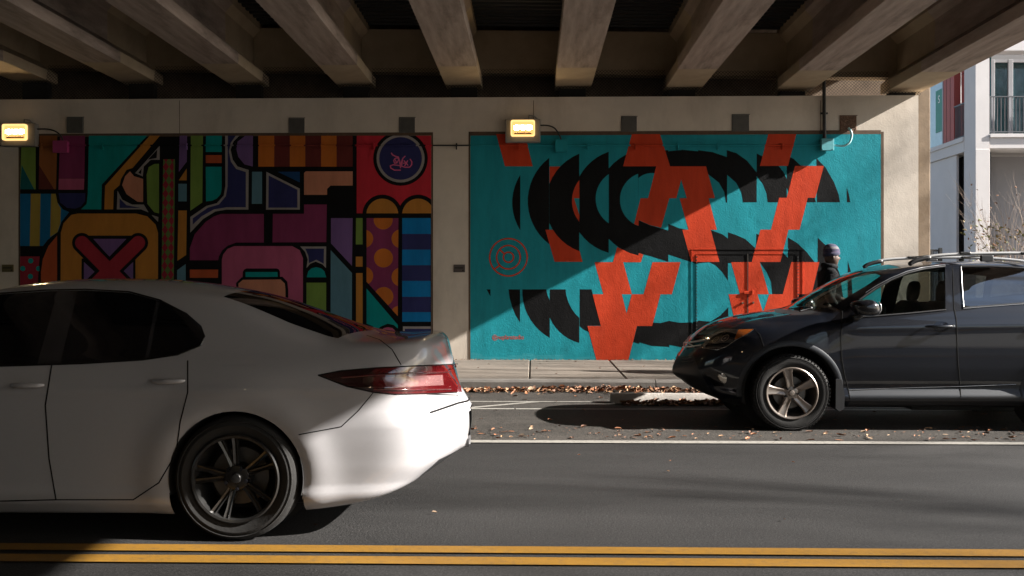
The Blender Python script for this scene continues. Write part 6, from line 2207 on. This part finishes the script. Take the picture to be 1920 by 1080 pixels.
# head: shaped rings merged into the same mesh
hm = MB(); hc = (.10, 0, 1.665)
rings = []
NR = 24
for i in range(17):
    t = i / 16; z = -.125 + .25 * t
    w_ = .078 * (math.sin(PI * (.08 + .88 * t)) ** .55); l_ = .100 * (math.sin(PI * (.10 + .86 * t)) ** .5)
    if t < .3: w_ *= .78 + .22 * t / .3
    row = []
    for j in range(NR):
        a = 2 * PI * j / NR
        x, y = l_ * math.cos(a), w_ * math.sin(a)
        f = max(0, math.cos(a)) ** 10
        x += f * (.026 * math.exp(-((t - .40) / .075) ** 2) + .010 * math.exp(-((t - .22) / .04) ** 2) + .012 * math.exp(-((t - .06) / .06) ** 2) + .010 * math.exp(-((t - .60) / .05) ** 2))
        e = max(0, math.cos(a - .42)) ** 40 + max(0, math.cos(a + .42)) ** 40
        x -= .012 * e * math.exp(-((t - .52) / .04) ** 2)
        if t < .25: x += .012 * max(0, math.cos(a)) * (1 - t / .25)
        row.append((hc[0] + x, hc[1] + y, hc[2] + z))
    rings.append(row)
vs = [p for r_ in rings for p in r_]
fs = [(i * NR + j, i * NR + (j + 1) % NR, (i + 1) * NR + (j + 1) % NR, (i + 1) * NR + j) for i in range(16) for j in range(NR)] + [tuple(range(NR - 1, -1, -1)), tuple(16 * NR + j for j in range(NR))]
hm.add(vs, fs)
for sy in (-1, 1):          # ears
    vs = []
    for k in range(10):
        a = 2 * PI * k / 10
        vs.append((hc[0] - .005 + .018 * math.cos(a), hc[1] + sy * (.078 + .010), hc[2] - .005 + .032 * math.sin(a)))
    b_ = len(vs); vs += [(v[0] + .006, hc[1] + sy * .070, v[2]) for v in vs[:10]]
    hm.add(vs, [(k, (k + 1) % 10, 10 + (k + 1) % 10, 10 + k) for k in range(10)] + [tuple(range(10))])
bm = bmesh.new(); bm.from_mesh(pbody.data)
tmp = bpy.data.meshes.new('tmp'); tmp.from_pydata(hm.v, [], hm.f); bm.from_mesh(tmp)
bmesh.ops.recalc_face_normals(bm, faces=bm.faces[:])
for f in bm.faces: f.smooth = True
bm.to_mesh(pbody.data); bm.free()
ey = MB()
for sy in (-1, 1): ey.lathe([(0, -.008), (.009, -.004), (.012, 0)], (per.location.x + hc[0] + .083, per.location.y + sy * .033, per.location.z + hc[2] + .008), 10)
ey.build('eyes', M_GLOSSB, per)
skinned('jacket', [
    [(0, 0, .84, .165, .125), (.01, 0, .98, .16, .12), (.02, 0, 1.10, .165, .125), (.035, 0, 1.26, .18, .135), (.045, 0, 1.40, .165, .12), (.058, 0, 1.50, .10, .095), (.065, 0, 1.545, .088, .085)],
    [(.045, 0, 1.40, .165, .12), (.05, -.19, 1.405, .085), (-.05, -.24, 1.16, .068), (.09, -.232, .965, .052)],
    [(.045, 0, 1.40, .165, .12), (.05, .19, 1.405, .085), (.12, .24, 1.15, .068), (.315, .222, 1.055, .052)]], M_JACK, per)
skinned('trousers', [
    [(0, 0, .95, .125, .10), (0, -.09, .88, .10), (.10, -.10, .66, .085), (.17, -.10, .50, .07), (.18, -.10, .32, .066), (.165, -.10, .10, .058)],
    [(0, 0, .95, .125, .10), (0, .09, .88, .10), (.03, .10, .66, .085), (.04, .10, .48, .07), (-.11, .10, .32, .066), (-.25, .10, .17, .058)]], M_TROU, per)
skinned('shoe', [[(.13, -.10, .05, .048), (.20, -.103, .045, .05), (.28, -.108, .036, .045), (.34, -.112, .03, .03)]], M_SHOE, per)
skinned('shoe', [[(-.285, .10, .13, .045), (-.235, .103, .075, .05), (-.175, .108, .042, .045), (-.135, .112, .03, .03)]], M_SHOE, per)
sc_ = MB()
for k in range(1):
    r_ = .092
    vs = []
    for j in range(20):
        a = 2 * PI * j / 20
        for q in range(6):
            b = 2 * PI * q / 6
            vs.append((per.location.x + .068 + (r_ + .030 * math.cos(b)) * math.cos(a), per.location.y + (r_ * .86 + .030 * math.cos(b)) * math.sin(a), per.location.z + 1.53 + .042 * math.sin(b) - .012 * math.cos(a)))
    sc_.add(vs, [(6 * j + q, 6 * j + (q + 1) % 6, 6 * ((j + 1) % 20) + (q + 1) % 6, 6 * ((j + 1) % 20) + q) for j in range(20) for q in range(6)])
sc_.build('scarf', M_JACK, per, smooth=True)
# beanie with bands
cols = [pmat('knit_navy', (.022, .024, .05), .95, var=.3, ns=60), pmat('knit_purple', (.035, .026, .055), .95, var=.3, ns=60), pmat('knit_white', (.12, .112, .11), .95, var=.2, ns=60), pmat('knit_grey', (.07, .065, .085), .95, var=.3, ns=60)]
bn = MB()
bx, bz = per.location.x + hc[0] - .004, per.location.z + hc[2]
prof = [(.012, 1.04, 0), (.03, 1.10, 0), (.05, 1.10, 0), (.052, 1.05, 1), (.075, 1.05, 0), (.088, 1.04, 1), (.112, .99, 2), (.128, .92, 3), (.148, .80, 0), (.170, .62, 0), (.180, .40, 0), (.185, .16, 0), (.186, .02, 0)]
n = 24
vs = []
for z, q, _ in prof:
    for j in range(n):
        a = 2 * PI * j / n
        wv = 1 + .012 * (j % 2)
        tl_ = .012 * math.cos(a)
        vs.append((bx + .108 * q * wv * math.cos(a) - .10 * max(0, z - .1), per.location.y + .090 * q * wv * math.sin(a), bz + z + tl_ * (z < .1)))
for i in range(len(prof) - 1):
    bn.add([], [])
    for j in range(n): bn.f.append([i * n + j, i * n + (j + 1) % n, (i + 1) * n + (j + 1) % n, (i + 1) * n + j]); bn.m.append(prof[i][2])
bn.v = [tuple(map(float, v)) for v in vs]
bn.build('beanie', cols, per, smooth=True)
